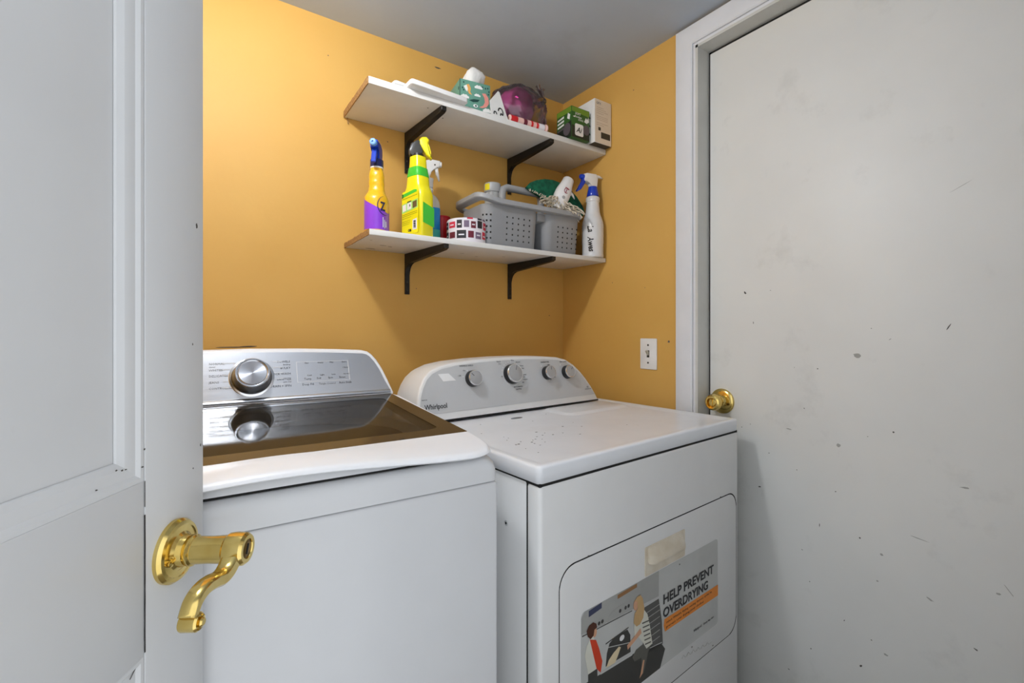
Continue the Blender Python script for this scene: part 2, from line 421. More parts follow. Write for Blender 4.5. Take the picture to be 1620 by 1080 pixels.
for i, (y, z, w, h, a) in enumerate([(0.448, 1.122, .012, .007, 0), (0.605, 0.917, .010, .002, -6), (0.258, 0.855, .010, .0018, 5), (0.334, 0.722, .022, .0009, -7), (0.315, 0.597, .008, .0025, -25), (0.195, 0.669, .016, .0009, -55), (0.392, 0.431, .006, .0025, 0), (0.265, 1.483, .024, .0005, 28), (0.488, 0.897, .006, .005, 0), (0.21, 0.657, .004, .003, 0), (0.408, 0.595, .003, .003, 0), (0.40, 0.66, .004, .003, -40)]):
    bm = B(); blot(bm, 0, 0, w, h, 0, 'x', 200 + i)
    obj('smudge_mark', bm, 'scuff_light', d1, (-0.0001, y, z), (R(-a), 0, 0), smooth=0)
# brass knob (axis points to -X)
kn = lathe([(0.0375, 0.0), (0.0375, 0.003), (0.034, 0.0065), (0.028, 0.0085), (0.0175, 0.0100), (0.0150, 0.0130), (0.0125, 0.0180), (0.0125, 0.026), (0.0145, 0.028), (0.0145, 0.030), (0.021, 0.034), (0.0245, 0.041), (0.0245, 0.049), (0.0225, 0.056), (0.0185, 0.059), (0.0150, 0.058), (0.0145, 0.050)], 36)
ko = obj('knob', kn, 'brass', d1, (0, 0.794, 0.969), (0, R(-90), 0), smooth=30)
obj('knob_button', lathe([(0.0125, 0.045), (0.0125, 0.053), (0.010, 0.055)], 24), 'brass', ko)
obj('thumb_turn', box(-0.0105, 0.0105, -0.002, 0.002, 0.053, 0.058, 0.0008), 'brass', ko)
obj('rosette_screw', lathe([(0.004, 0.006), (0.004, 0.0125), (0.002, 0.013)], 12), 'brass_dark', ko, (-0.006, -0.024, 0))

# ---- open white panel door at the left
DOOR_P = (0.0088, 0.673); DOOR_A = 58.8
d2 = empty('door_2', (DOOR_P[0], DOOR_P[1], 0), R(DOOR_A))
tag(d2, 'white painted panel door standing open at the left with brass lever', 'door', kind='structure')
obj('stile', box(-0.0956, 0, 0, 0.035, 0.012, 2.035, 0.0015), 'door_white', d2)
obj('stile', box(-0.76, -0.6644, 0, 0.035, 0.012, 2.035, 0.0015), 'door_white', d2)
for z0, z1 in ((0.012, 0.24), (0.854, 1.030), (1.93, 2.035)):
    obj('rail', box(-0.6640, -0.0970, 0.0006, 0.0344, z0, z1, 0.0008), 'door_white', d2)
obj('joint_backing', box(-0.6642, -0.0958, 0.012, 0.030, 0.02, 2.02), 'gap', d2, smooth=0)
def panel(z0, z1):
    x0, x1 = -0.664, -0.0964
    def lp(i, y): return [(x0 + i, y, z0 + i), (x1 - i, y, z0 + i), (x1 - i, y, z1 - i), (x0 + i, y, z1 - i)]
    obj('panel_moulding', loft(B(), [lp(0, 0.0012), lp(0.004, 0.0012), lp(0.0075, 0.004), (lp(0.010, 0.004)), lp(0.018, 0.006), lp(0.0235, 0.0095), lp(0.0245, 0.0115)], False, False), 'door_white', d2, smooth=15)
    obj('panel', loft(B(), [lp(0.022, 0.0120), lp(0.030, 0.0118), lp(0.070, 0.0095), lp(0.078, 0.0092)], False, True), 'door_white', d2, smooth=40)
panel(1.030, 1.93); panel(0.24, 0.854)
for i, (a, z, w, h) in enumerate([(-0.0135, 1.305, .002, .004), (-0.021, 1.165, .001, .0015), (-0.10, 1.045, .0015, .0012), (-0.097, 1.062, .0012, .0012), (-0.020, 1.02, .0012, .0012), (-0.006, 1.044, .001, .002)]):
    obj('chip_mark', blot(B(), a, z, w, h, 0.0, 'y', 300 + i), 'scuff', d2, smooth=0)
ck = []
for k in range(14): ck.append((-0.0968 - 0.0003 * random.random(), 0.858 + 0.138 * k / 13))
for k in range(14): ck.append((-0.0958 + 0.0003 * random.random(), 0.996 - 0.138 * k / 13))
obj('crack_mark', patch(B(), ck, 0.0003, 'y', 0.0004), 'gap', d2, smooth=0)
obj('crack_mark', patch(B(), [(-0.0966, 1.004), (-0.0960, 1.004), (-0.0960, 1.030), (-0.0966, 1.030)], 0.0003, 'y', 0.0004), 'scuff', d2, smooth=0)
obj('crack_mark', patch(B(), [(-0.1000, 0.852), (-0.1120, 0.8425), (-0.1126, 0.8432), (-0.1006, 0.8528)], 0.0030, 'y', 0.0004), 'scuff', d2, smooth=0)
for i, (a, z) in enumerate([(-0.1165, 1.0475), (-0.121, 1.0480), (-0.128, 1.0500), (-0.150, 1.0390), (-0.102, 1.052), (-0.0975, 1.071)]):
    obj('chip_mark', blot(B(), a, z, .0016, .0008, 0.0035, 'y', 320 + i), 'scuff', d2, smooth=0)
# lever handle: rosette, neck and a scrolled lever running back along the door
HX, HZ = -0.0535, 0.940
hn = obj('lever_handle', lathe([(0.0335, 0.0), (0.0335, 0.004), (0.031, 0.0075), (0.0275, 0.0084), (0.0262, 0.0074), (0.0200, 0.0084), (0.0170, 0.0110), (0.0155, 0.0165), (0.0163, 0.0190), (0.0163, 0.0220), (0.0135, 0.0240)], 44), 'brass', d2, (HX, 0, HZ), (R(90), 0, 0), smooth=30)
hn['label'] = 'polished brass lever handle'
# sub-parts in the handle frame: x along the door, y up, z out of the door
nb = lathe([(0.0125, 0.022), (0.0145, 0.024), (0.0140, 0.040), (0.0148, 0.056), (0.0155, 0.060)], 30)
obj('neck', nb, 'brass', hn, smooth=30)
def lever():
    # x along the door towards the hinge (negative), y up; the bar is a flat band that dips, rises and ends in a scroll
    cen = smooth_path([(0.003, 0.004, 0), (-0.010, -0.004, 0), (-0.022, -0.0115, 0), (-0.035, -0.0135, 0), (-0.050, -0.0095, 0), (-0.066, -0.0075, 0), (-0.080, -0.0115, 0), (-0.089, -0.022, 0)], 5)
    n = len(cen); loops = []
    for i, p in enumerate(cen):
        t = (cen[min(i + 1, n - 1)] - cen[max(i - 1, 0)]).normalized(); nr = Vector((-t.y, t.x, 0)); s = i / (n - 1)
        hw = 0.0075 - 0.0025 * s                              # half of band height in the plane of the door
        z0, z1 = 0.058 + 0.004 * s, 0.076 + 0.001 * s
        c = 0.0022
        q = [(-hw + c, z0), (hw - c, z0), (hw, z0 + c), (hw, z1 - c), (hw - c, z1), (-hw + c, z1), (-hw, z1 - c), (-hw, z0 + c)]
        loops.append([p + nr * a + Vector((0, 0, z)) for a, z in q])
    return loft(B(), loops)
obj('lever', lever(), 'brass', hn, smooth=45)
obj('hub', lathe([(0.0145, 0.056), (0.0170, 0.059), (0.0178, 0.066), (0.0170, 0.076), (0.0145, 0.079), (0.0105, 0.079), (0.0100, 0.0775)], 32), 'brass', hn, smooth=30)
obj('key_plug', lathe([(0.0098, 0.074), (0.0098, 0.0775), (0.0085, 0.0782)], 24), 'brass_dark', hn)
obj('key_slot', box(-0.0012, 0.0012, -0.0055, 0.0055, 0.078, 0.0788), 'gap', hn, (0, 0, 0), (0, 0, R(-25)), smooth=0)
obj('scroll', lathe([(0.0078, 0.0615), (0.0085, 0.063), (0.0085, 0.076), (0.0070, 0.078), (0.0058, 0.076), (0.0044, 0.076), (0.0044, 0.0795), (0.0030, 0.081)], 26), 'brass', hn, (-0.0835, -0.0285, 0), smooth=30)
obj('rosette_screw', lathe([(0.0042, 0.006), (0.0042, 0.0115), (0.0020, 0.0125)], 14), 'brass', hn, (-0.0205, -0.004, 0))

# ---- light switch
sw = empty('light_switch', (XR, 1.0325, 1.1035))
tag(sw, 'white toggle light switch plate on the yellow wall beside the door casing', 'light switch')
obj('plate', box(-0.005, 0, -0.0345, 0.0345, -0.0525, 0.0525, 0.0025), 'plate', sw)
obj('toggle_slot', box(-0.0062, -0.004, -0.005, 0.005, -0.012, 0.012, 0.0006), 'screw', sw)
obj('toggle', prism([(-0.004, -0.008), (-0.017, 0.009), (-0.0125, 0.0125), (-0.004, 0.007)], -0.004, 0.004, 'y', 0.0008), 'ivory', sw)
for z in (-0.030, 0.030): obj('screw', lathe([(0.0032, 0), (0.0032, 0.0012), (0.002, 0.0018)], 12), 'screw', sw, (-0.005, 0, z), (0, R(-90), 0))

# ---- ceiling lamp (above the washer, outside the picture)
lp = empty('ceiling_lamp', (LAMP.x, LAMP.y, ZC))
tag(lp, 'porcelain ceiling lamp holder with one lit round bulb above the washer', 'lamp')
obj('lamp_base', lathe([(0.05, 0), (0.05, -0.008), (0.034, -0.020), (0.026, -0.040), (0.020, -0.046)], 28), 'plate', lp)
s = B(); bmesh.ops.create_uvsphere(s, u_segments=20, v_segments=12, radius=0.042)
obj('bulb', s, 'bulb', lp, (0, 0, LAMP.z - ZC))

# ================================================================== SHELVES AND BRACKETS
def shelf(name, z0, z1, label, x0):
    r_ = empty(name, (x0, YB, z0)); t = z1 - z0
    tag(r_, label, 'shelf', 'wall shelves')
    obj('board', box(0.0015, XR - x0 - 0.0015, SHELF_Y - YB, -0.001, 0, t, 0.0012), 'shelf', r_)
    # worn raw end
    pts = []
    for i in range(16): pts.append((SHELF_Y - YB + 0.001 + (0.242) * i / 15, -0.0008 + random.uniform(-0.001, 0.0006)))
    for i in range(16): pts.append((-0.002 - (0.242) * i / 15, t + random.uniform(-0.0025, 0.0003)))
    obj('raw_end', prism(pts, -0.001, 0.0018, 'x'), 'chip', r_, smooth=0)
    return r_
us = shelf('wall_shelf', UP_Z0, UP_Z1, 'upper white wall shelf with the tissue box and cartons on it', 0.381)
ls = shelf('wall_shelf', LO_Z0, LO_Z1, 'lower white wall shelf with spray bottles and the grey caddy on it', 0.383)
obj('wall_plug', tube([(0.010, -0.004, 0.0), (0.012, -0.006, -0.018)], 0.0018, 6), 'chip', us)
for i, (x, y, w, h) in enumerate([(0.085, -0.11, .014, .002), (0.11, -0.10, .008, .003), (0.07, -0.035, .016, .003), (0.03, -0.17, .004, .002), (0.35, -0.12, .012, .003), (0.42, -0.09, .010, .002), (0.50, -0.14, .008, .003)]):
    obj('stain_mark', blot(B(), x, y, w, h, -0.0001, 'z', 400 + i), 'scuff' if i < 3 else 'scuff_light', ls, smooth=0)
for i, (x, y) in enumerate([(0.19, -0.205), (0.255, -0.17)]):
    obj('stain_mark', blot(B(), x, y, .0025, .003, -0.0001, 'z', 420 + i), 'scuff', us, smooth=0)

ARM = 0.240
def bracket():
    r_ = empty('shelf_bracket', (0, 0, 0)); w = 0.0085
    leg = [(-0.0045, 0.0), (0, 0.0), (0, -0.135), (-0.0045, -0.135)]
    # arm with a curved gusset: y negative is out into the room
    arc = [(-0.006 - 0.034 * (1 - math.cos(R(a))), -0.066 + 0.034 * math.sin(R(a))) for a in range(0, 91, 15)]
    arm = [(0, -0.0005), (-ARM, -0.0005), (-ARM - 0.002, 0.004), (-ARM - 0.004, 0.004), (-ARM - 0.004, -0.012), (-ARM + 0.006, -0.0165)] + [(-0.09, -0.0285)] + arc[::-1] + [(-0.005, -0.074), (0, -0.074)]
    obj('arm', prism(arm, -w, w, 'x', 0.0012, 1), 'bracket', r_, smooth=30)
    lb = B(); bx(lb, -w, w, -0.0055, -0.0005, -0.135, -0.01, 0.001, 1)
    obj('wall_leg', lb, 'bracket', r_, smooth=30)
    for z in (-0.122, -0.095): obj('screw', lathe([(0.0035, 0), (0.0035, 0.001), (0.002, 0.002)], 10), 'screw', r_, (0, -0.0055, z), (R(90), 0, 0))
    return r_
def place_bracket(src, x, z, label, yaw):
    r_ = src
    if src.get('label'):
        r_ = src.copy(); COL.objects.link(r_)
        for ch in list(src.children):
            c = ch.copy(); COL.objects.link(c); c.parent = r_
    r_.location = (x, YB, z); r_.rotation_euler = (0, 0, R(yaw))
    tag(r_, label, 'bracket', 'dark metal shelf brackets')
    return r_
br = bracket()
place_bracket(br, 0.586, UP_Z0, 'dark bronze bracket under the upper shelf behind the lemon yellow spray bottle', 4.5)
place_bracket(br, 0.999, UP_Z0, 'dark bronze bracket under the upper shelf above the grey caddy', 4.0)
place_bracket(br, 0.586, LO_Z0, 'dark bronze bracket under the lower shelf below the yellow spray bottle', 6.5)
place_bracket(br, 1.001, LO_Z0, 'dark bronze bracket under the lower shelf below the grey caddy', 5.5)

# ================================================================== DRYER
DT = 0.938
dr = empty('dryer', (0.508, 0.658, 0), R(4))
tag(dr, 'white front-loading clothes dryer with grey control panel and advert on its door', 'dryer')
obj('cabinet', box(0.002, 0.737, 0.0338, 0.66, 0.03, 0.9022, 0.002), 'enamel', dr)
obj('front_panel', box(0.0, 0.7405, -0.006, 0.0325, 0.03, 0.9022, 0.008, 3), 'enamel', dr)
obj('lid_gap', box(0.0022, 0.7385, -0.0035, 0.65, 0.8990, 0.9062), 'gap', dr, smooth=0)
obj('panel_gap', box(0.0026, 0.7365, 0.030, 0.037, 0.04, 0.900), 'gap', dr, smooth=0)
obj('side_screw', lathe([(0.0052, 0), (0.0052, 0.0012), (0.0035, 0.002), (0.0022, 0.0010)], 16), 'fascia', dr, (0.002, 0.094, 0.805), (0, R(-90), 0))
obj('screw_socket', lathe([(0.0022, 0.0), (0.0022, 0.0022)], 8), 'gap', dr, (0.002, 0.094, 0.805), (0, R(-90), 0))
for x in (0.05, 0.69):
    for y in (0.06, 0.60): obj('foot', lathe([(0.018, 0), (0.018, 0.008), (0.008, 0.010), (0.008, 0.04)], 16), 'black_plastic', dr, (x, y, 0))
# lid with a dished top and the lint hatch standing at its back right
def dryer_lid():
    x0, x1, y0, y1, zt, zb = -0.003, 0.739, -0.007, 0.664, DT, 0.9045
    def L(i, z, r): return [(x, y, z) for x, y in rr(x0 + i, x1 - i, y0 + i, y1 - i, max(r - i, 0.002), 6)]
    loops = [L(0.004, zb, 0.012), L(0.0, zb + 0.0025, 0.012), L(0, zt - 0.0055, 0.012), L(0.0008, zt - 0.0028, 0.012), L(0.0028, zt - 0.0008, 0.012), L(0.006, zt, 0.012), L(0.016, zt - 0.0003, 0.02), L(0.026, zt - 0.0045, 0.03), L(0.036, zt - 0.006, 0.05)]
    return loft(B(), loops)
obj('lid', dryer_lid(), 'enamel_top', dr, smooth=60)
hatch = loft(B(), [[(x, y, DT + dz) for x, y in rr(0.415 + i, 0.715 - i, 0.325 + i, 0.47 - i, 0.035 - i, 6)] for i, dz in ((0, -0.0062), (0.008, -0.0045), (0.014, -0.0010), (0.020, 0.0))])
obj('lint_hatch', hatch, 'enamel_top', dr, smooth=60)
obj('lid_badge', loft(B(), [[(x, y, DT + z) for x, y in ell(0.28, 0.405, 0.020 * k, 0.0085 * k, 20)] for k, z in ((1, -0.0060), (1, -0.0050), (0.85, -0.0046))]), 'print_grey', dr)
spk = B()
for i, (x, y) in enumerate([(0.202, 0.232), (0.211, 0.211), (0.191, 0.197), (0.17, 0.194), (0.163, 0.168), (0.14, 0.174), (0.151, 0.178), (0.15, 0.144), (0.122, 0.148), (0.126, 0.161), (0.215, 0.187), (0.287, 0.343), (0.083, 0.165), (0.092, 0.166), (0.109, 0.18), (0.093, 0.21), (0.107, 0.24), (0.108, 0.224), (0.122, 0.129), (0.078, 0.126), (0.078, 0.086), (0.247, 0.185), (0.391, 0.402), (0.147, 0.394), (0.087, 0.303), (0.30, 0.24), (0.34, 0.21), (0.36, 0.26), (0.45, 0.15), (0.27, 0.15)]):
    blot(spk, x, y, random.uniform(0.0012, 0.0042), random.uniform(0.0012, 0.003), DT - 0.0056, 'z', 500 + i, 7)
so = obj('paint_specks', spk, 'scuff', dr, smooth=0); so['kind'] = 'stuff'
# console: leaning face, rounded white shell, grey fascia, four knobs
LEAN = 15; TL = math.tan(R(LEAN)); CY = 0.468
cons_out = [(0.0, 0.003), (0.0045, 0.040), (0.010, 0.068), (0.020, 0.092), (0.036, 0.116), (0.058, 0.134), (0.090, 0.146), (0.140, 0.154), (0.22, 0.1595), (0.31, 0.162), (0.40, 0.162), (0.48, 0.159), (0.54, 0.1545), (0.580, 0.145), (0.612, 0.127), (0.640, 0.103), (0.662, 0.077), (0.682, 0.047), (0.697, 0.018), (0.702, 0.003)]
def cons_pt(x, h, out=0.0): return Vector((x, CY + h * TL - out * math.cos(R(LEAN)), DT + h + out * math.sin(R(LEAN)) * 0))
def outline_inset(pts, k, base):                  # moves an open arch outline inwards
    cx = sum(p[0] for p in pts) / len(pts); out = []
    n = len(pts)
    for i, p in enumerate(pts):
        a = Vector(pts[max(i - 1, 0)]); c = Vector(pts[min(i + 1, n - 1)]); t = (c - a).normalized(); nr = Vector((t.y, -t.x))
        out.append((p[0] + nr.x * k, max(p[1] + nr.y * k, base)))
    out[0] = (out[0][0], base); out[-1] = (out[-1][0], base)
    return out
def shell_loop(k, d):                             # d: distance behind the face
    return [cons_pt(x, h) + Vector((0, d, 0)) for x, h in outline_inset(cons_out, k, 0.003)]
def vert_loop(k, y):
    return [Vector((x, y, DT + h)) for x, h in outline_inset(cons_out, k, 0.003)]
con = obj('console', loft(B(), [shell_loop(0.007, 0.0), shell_loop(0.003, 0.0008), shell_loop(0.0008, 0.003), shell_loop(0.0, 0.007), vert_loop(0.0, 0.56), vert_loop(0.001, 0.60), vert_loop(0.012, 0.635)]), 'enamel', dr, smooth=50)
fas_pts = outline_inset(cons_out, 0.009, 0.021)
fas_pts = [p for p in fas_pts if p[1] >= 0.021]
obj('fascia', loft(B(), [[cons_pt(x, h, o) for x, h in fas_pts] for o in (-0.001, 0.0008)]), 'fascia', con, smooth=30)
obj('console_gap', box(0.004, 0.700, CY - 0.0008, CY + 0.02, DT - 0.001, DT + 0.0032), 'gap', con, smooth=0)
def cknob(x, h, r, mark):
    p = cons_pt(x, h, 0.0008)
    k = obj('knob', lathe([(r * 1.06, 0), (r * 1.06, 0.004), (r * 1.0, 0.016), (r * 0.98, 0.018)], 34), 'knob_black', dr, p, (R(90 - LEAN), 0, 0), smooth=30)
    obj('knob_ring', lathe([(r * 0.99, 0.016), (r * 1.0, 0.020), (r * 0.96, 0.0215), (r * 0.88, 0.0215), (r * 0.87, 0.0205)], 34), 'chrome', k, smooth=30)
    obj('knob_cap', lathe([(r * 0.875, 0.018), (r * 0.875, 0.0205), (r * 0.82, 0.0212)], 34), 'knob_grey', k, smooth=30)
    obj('pointer', box(-0.0012, 0.0012, r * 0.35, r * 0.85, 0.021, 0.0222, 0.0003, 1), 'print_grey', k, (0, 0, 0), (0, 0, R(mark)))
cknob(0.1880, 0.105, 0.0225, 45); cknob(0.334, 0.110, 0.0290, -20); cknob(0.4815, 0.1055, 0.0212, -15); cknob(0.571, 0.103, 0.0212, -40)
def ctxt(bm, body, size, x, h, align='LEFT', **k):
    p = cons_pt(x, h, 0.0012); return add_text(bm, body, size, on_face(p.x, p.y, p.z, LEAN), align, **k)
t = B(); ctxt(t, 'Whirlpool', 0.0190, 0.026, 0.034, xs=0.86, bold=0.0003, res=3)
obj('brand_lettering', t, 'print_dark', con, smooth=0)
t = B()
for body, size, x, h, al in [('WRINKLE SHIELD', .0062, .150, .141, 'LEFT'), ('On', .006, .160, .128, 'LEFT'), ('Off', .006, .143, .114, 'LEFT'), ('Timed', .006, .283, .148, 'LEFT'), ('Dry', .006, .290, .141, 'LEFT'), ('Off', .006, .292, .103, 'LEFT'), ('Wet', .006, .340, .150, 'LEFT'), ('Normal', .0055, .358, .144, 'LEFT'), ('Heavy', .0055, .372, .132, 'LEFT'),
        ('Damp', .0055, .374, .124, 'LEFT'), ('Casual', .0055, .377, .104, 'LEFT'), ('Less', .0055, .377, .098, 'LEFT'), ('Delicate', .0055, .376, .090, 'LEFT'), ('Off', .0055, .370, .081, 'LEFT'), ('AUTOMATIC', .006, .352, .069, 'CENTER'), ('DRYING', .006, .353, .062, 'CENTER'),
        ('TEMPERATURE', .0058, .480, .139, 'CENTER'), ('High', .0055, .489, .130, 'LEFT'), ('Med', .0055, .503, .121, 'LEFT'), ('Low', .0055, .507, .089, 'LEFT'), ('Air', .0055, .490, .082, 'LEFT'), ('END SIGNAL', .0058, .565, .137, 'CENTER'),
        ('MADE IN', .004, .020, .058, 'LEFT'), ('AD', .007, .655, .046, 'LEFT'), ('ADVANCED DRY', .0042, .645, .040, 'LEFT')]:
    ctxt(t, body, size, x, h, al, res=1)
pl_ = obj('panel_lettering', t, 'print_dark', con, smooth=0); pl_['kind'] = 'stuff'
t = B()
for a in range(150, 300, 6):                       # white arc round the large knob and dots beside the scales
    p0, p1 = [(0.334 + rr_ * math.cos(R(q)), 0.111 + rr_ * math.sin(R(q))) for rr_, q in ((0.0355, a), (0.0355, a + 6.4))]
    t_ = [cons_pt(p0[0], p0[1], .0012), cons_pt(p1[0], p1[1], .0012)]
    tube(t_, 0.0006, 4, t)
for a in (60, 85, 100, 115, 130, 145, 160):
    q = cons_pt(0.334 + 0.036 * math.cos(R(a)), 0.111 + 0.036 * math.sin(R(a)), .001)
    loft(t, [[q + Vector((0.0018 * math.cos(R(g)), -0.0004, 0.0018 * math.sin(R(g)))) for g in range(0, 360, 45)], [q + Vector((0.0018 * math.cos(R(g)), 0.0004, 0.0018 * math.sin(R(g)))) for g in range(0, 360, 45)]])
for x, h in ((.158, .113), (.175, .1285), (.462, .128), (.484, .080), (.548, .1285)):
    q = cons_pt(x, h, .001)
    loft(t, [[q + Vector((0.002 * math.cos(R(g)), -0.0004, 0.002 * math.sin(R(g)))) for g in range(0, 360, 45)], [q + Vector((0.002 * math.cos(R(g)), 0.0004, 0.002 * math.sin(R(g)))) for g in range(0, 360, 45)]])
obj('dial_marks', t, 'print_white', con, smooth=0)['kind'] = 'stuff'
p = [cons_pt(x, h, .0011) for x, h in ((.078, .1245), (.112, .1245), (.133, .104), (.092, .104))]
obj('glossy_sticker', loft(B(), [p, [q + Vector((0, -0.0004, 0)) for q in p]]), 'print_white', con, smooth=0)
# door
gp = B(); prism(rr(0.0466, 0.7290, 0.3560, 0.7405, 0.0420, 8), -0.0063, -0.004, 'y', bm=gp)
obj('door_gap', gp, 'gap', dr, smooth=0)
dd = obj('door', prism(rr(0.0485, 0.7255, 0.359, 0.7380, 0.040, 8), -0.0070, -0.001, 'y', 0.0018, 3), 'enamel', dr, smooth=40)
hb = B(); prism(rr(0.308, 0.468, 0.639, 0.704, 0.004, 3), -0.0083, -0.0055, 'y', 0.0008, 1, bm=hb)
ho = obj('door_handle', hb, 'cream', dd, smooth=40); ho['label'] = 'aged cream recessed pull'
prof = [(-0.0132, 0.7015), (-0.0180, 0.697), (-0.0250, 0.683), (-0.0285, 0.672), (-0.0275, 0.667), (-0.0165, 0.670), (-0.0135, 0.670)]
loops = []
for x, k in ((0.318, 0.25), (0.322, 0.7), (0.330, 1.0), (0.446, 1.0), (0.454, 0.7), (0.458, 0.25)):
    loops.append([(x, -0.0077 + (y + 0.0132) * k, z) for y, z in prof])
obj('pull_lip', loft(B(), loops), 'cream', dd, smooth=40)
# advert sticker on the door: printed flat, built as thin layers
SY = -0.0070
st = obj('advert_sticker', patch(B(), rr(0.105, 0.625, 0.4145, 0.637, 0.010, 4), SY, 'y', 0.0004), 'st_grey', dr, smooth=0)
st['label'] = 'advert sticker reading HELP PREVENT OVERDRYING'
def prt(name, polys, m, lay):
    for q in polys: obj(name, patch(B(), q, SY - 0.0004 - 0.00018 * lay, 'y', 0.0002), m, st, smooth=0)
prt('picture_wall', [[(0.105, 0.596), (0.105, 0.627), (0.115, 0.637), (0.36, 0.637), (0.36, 0.58), (0.264, 0.585)]], 'st_mid', 1)
prt('picture_floor', [[(0.105, 0.4145), (0.105, 0.50), (0.30, 0.49), (0.372, 0.466), (0.385, 0.45), (0.365, 0.4145)]], 'st_dark', 1)
prt('picture_panelling', [[(0.30, 0.574), (0.360, 0.574), (0.372, 0.52), (0.376, 0.466), (0.30, 0.47)]], 'st_floor', 1)
prt('picture_panelling', [[(0.30, z), (0.364, z + 0.002), (0.364, z + 0.0035), (0.30, z + 0.0015)] for z in (0.485, 0.50, 0.515, 0.53, 0.545, 0.558)], 'st_mid', 2)
prt('picture_machine', [[(0.105, 0.498), (0.105, 0.594), (0.300, 0.584), (0.30, 0.488)]], 'st_grey', 2)
prt('picture_console', [[(0.182, 0.590), (0.186, 0.599), (0.198, 0.606), (0.215, 0.609), (0.24, 0.609), (0.255, 0.605), (0.264, 0.588)], [(0.146, 0.592), (0.147, 0.603), (0.160, 0.606), (0.172, 0.603), (0.175, 0.590)]], 'st_mid', 3)
prt('picture_knobs', [ell(x, 0.5985, 0.004, 0.004, 10) for x in (0.222, 0.240, 0.250, 0.156, 0.166)], 'st_dark', 4)
prt('picture_slot', [[(0.107, 0.591), (0.262, 0.583), (0.262, 0.5845), (0.107, 0.593)], [(0.176, 0.5475), (0.25, 0.552), (0.25, 0.554), (0.176, 0.550)]], 'st_dark', 4)
prt('picture_opening', [[(0.176, 0.503), (0.180, 0.528), (0.188, 0.545), (0.205, 0.551), (0.246, 0.550), (0.256, 0.535), (0.257, 0.498)]], 'st_dark', 3)
prt('picture_lamp', [ell(0.228, 0.540, 0.008, 0.006, 10)], 'print_white', 4)
prt('picture_towel', [[(0.178, 0.500), (0.186, 0.512), (0.200, 0.520), (0.218, 0.526), (0.224, 0.522), (0.214, 0.508), (0.205, 0.498)]], 'st_towel', 4)
prt('picture_rack', [[(0.182, 0.5385), (0.262, 0.5165), (0.262, 0.518), (0.182, 0.540)], [(0.16, 0.4945), (0.262, 0.489), (0.262, 0.494), (0.16, 0.4995)], [(0.315, 0.478), (0.372, 0.470), (0.372, 0.4715), (0.315, 0.4795)]], 'st_grey', 5)
prt('picture_box', [[(0.214, 0.626), (0.279, 0.628), (0.279, 0.636), (0.214, 0.634)]], 'st_brown', 3)
prt('picture_box', [[(0.126, 0.622), (0.164, 0.626), (0.164, 0.637), (0.126, 0.634)]], 'st_blue', 3)
# printed child with a red cloth
prt('picture_child_trousers', [[(0.124, 0.516), (0.150, 0.512), (0.153, 0.46), (0.15, 0.418), (0.126, 0.418), (0.123, 0.46)]], 'st_dark', 6)
prt('picture_child_shirt', [[(0.127, 0.578), (0.138, 0.580), (0.147, 0.560), (0.150, 0.512), (0.123, 0.512), (0.118, 0.535), (0.114, 0.552), (0.119, 0.568)]], 'st_shirt', 7)
prt('picture_red_cloth', [[(0.128, 0.578), (0.146, 0.570), (0.155, 0.550), (0.165, 0.520), (0.160, 0.499), (0.148, 0.512), (0.138, 0.545)]], 'st_red', 8)
prt('picture_child_face', [ell(0.1425, 0.586, 0.006, 0.009, 12)], 'st_skin', 8)
prt('picture_child_hair', [[(0.130, 0.578), (0.122, 0.586), (0.119, 0.598), (0.126, 0.606), (0.138, 0.608), (0.147, 0.602), (0.149, 0.594), (0.141, 0.592), (0.139, 0.582)]], 'st_hair_dark', 9)
# printed woman crouching at the machine
prt('picture_woman_legs', [[(0.333, 0.487), (0.318, 0.470), (0.312, 0.455), (0.302, 0.433), (0.291, 0.432), (0.294, 0.450), (0.294, 0.470), (0.270, 0.472), (0.262, 0.484), (0.275, 0.495), (0.30, 0.497)]], 'st_stripe', 6)
prt('picture_woman_foot', [[(0.291, 0.436), (0.300, 0.462), (0.305, 0.460), (0.298, 0.434), (0.287, 0.428)]], 'st_skin', 7)
prt('picture_woman_shirt', [[(0.300, 0.575), (0.316, 0.556), (0.324, 0.530), (0.334, 0.484), (0.312, 0.482), (0.300, 0.500), (0.282, 0.520), (0.270, 0.520), (0.268, 0.548), (0.280, 0.572)]], 'st_shirt', 7)
prt('picture_woman_stripes', [[(0.296 + i * 0.002, 0.545 - i * 0.010), (0.321 + i * 0.0015, 0.542 - i * 0.010), (0.321 + i * 0.0015, 0.539 - i * 0.010), (0.297 + i * 0.002, 0.542 - i * 0.010)] for i in range(6)], 'st_stripe', 8)
prt('picture_woman_arm', [[(0.294, 0.524), (0.246, 0.508), (0.244, 0.518), (0.262, 0.524), (0.290, 0.536)]], 'st_skin', 9)
prt('picture_woman_face', [ell(0.274, 0.592, 0.008, 0.012, 14)], 'st_skin', 8)
prt('picture_woman_hair', [[(0.270, 0.600), (0.278, 0.608), (0.290, 0.608), (0.298, 0.598), (0.304, 0.575), (0.300, 0.555), (0.288, 0.545), (0.276, 0.545), (0.266, 0.556), (0.270, 0.575), (0.280, 0.582), (0.280, 0.598)]], 'st_hair', 9)
prt('orange_band', [[(0.384, 0.490), (0.379, 0.505), (0.382, 0.519), (0.625, 0.516), (0.625, 0.488)]], 'st_orange', 3)
t = B(); LY = SY - 0.0004 - 0.0009
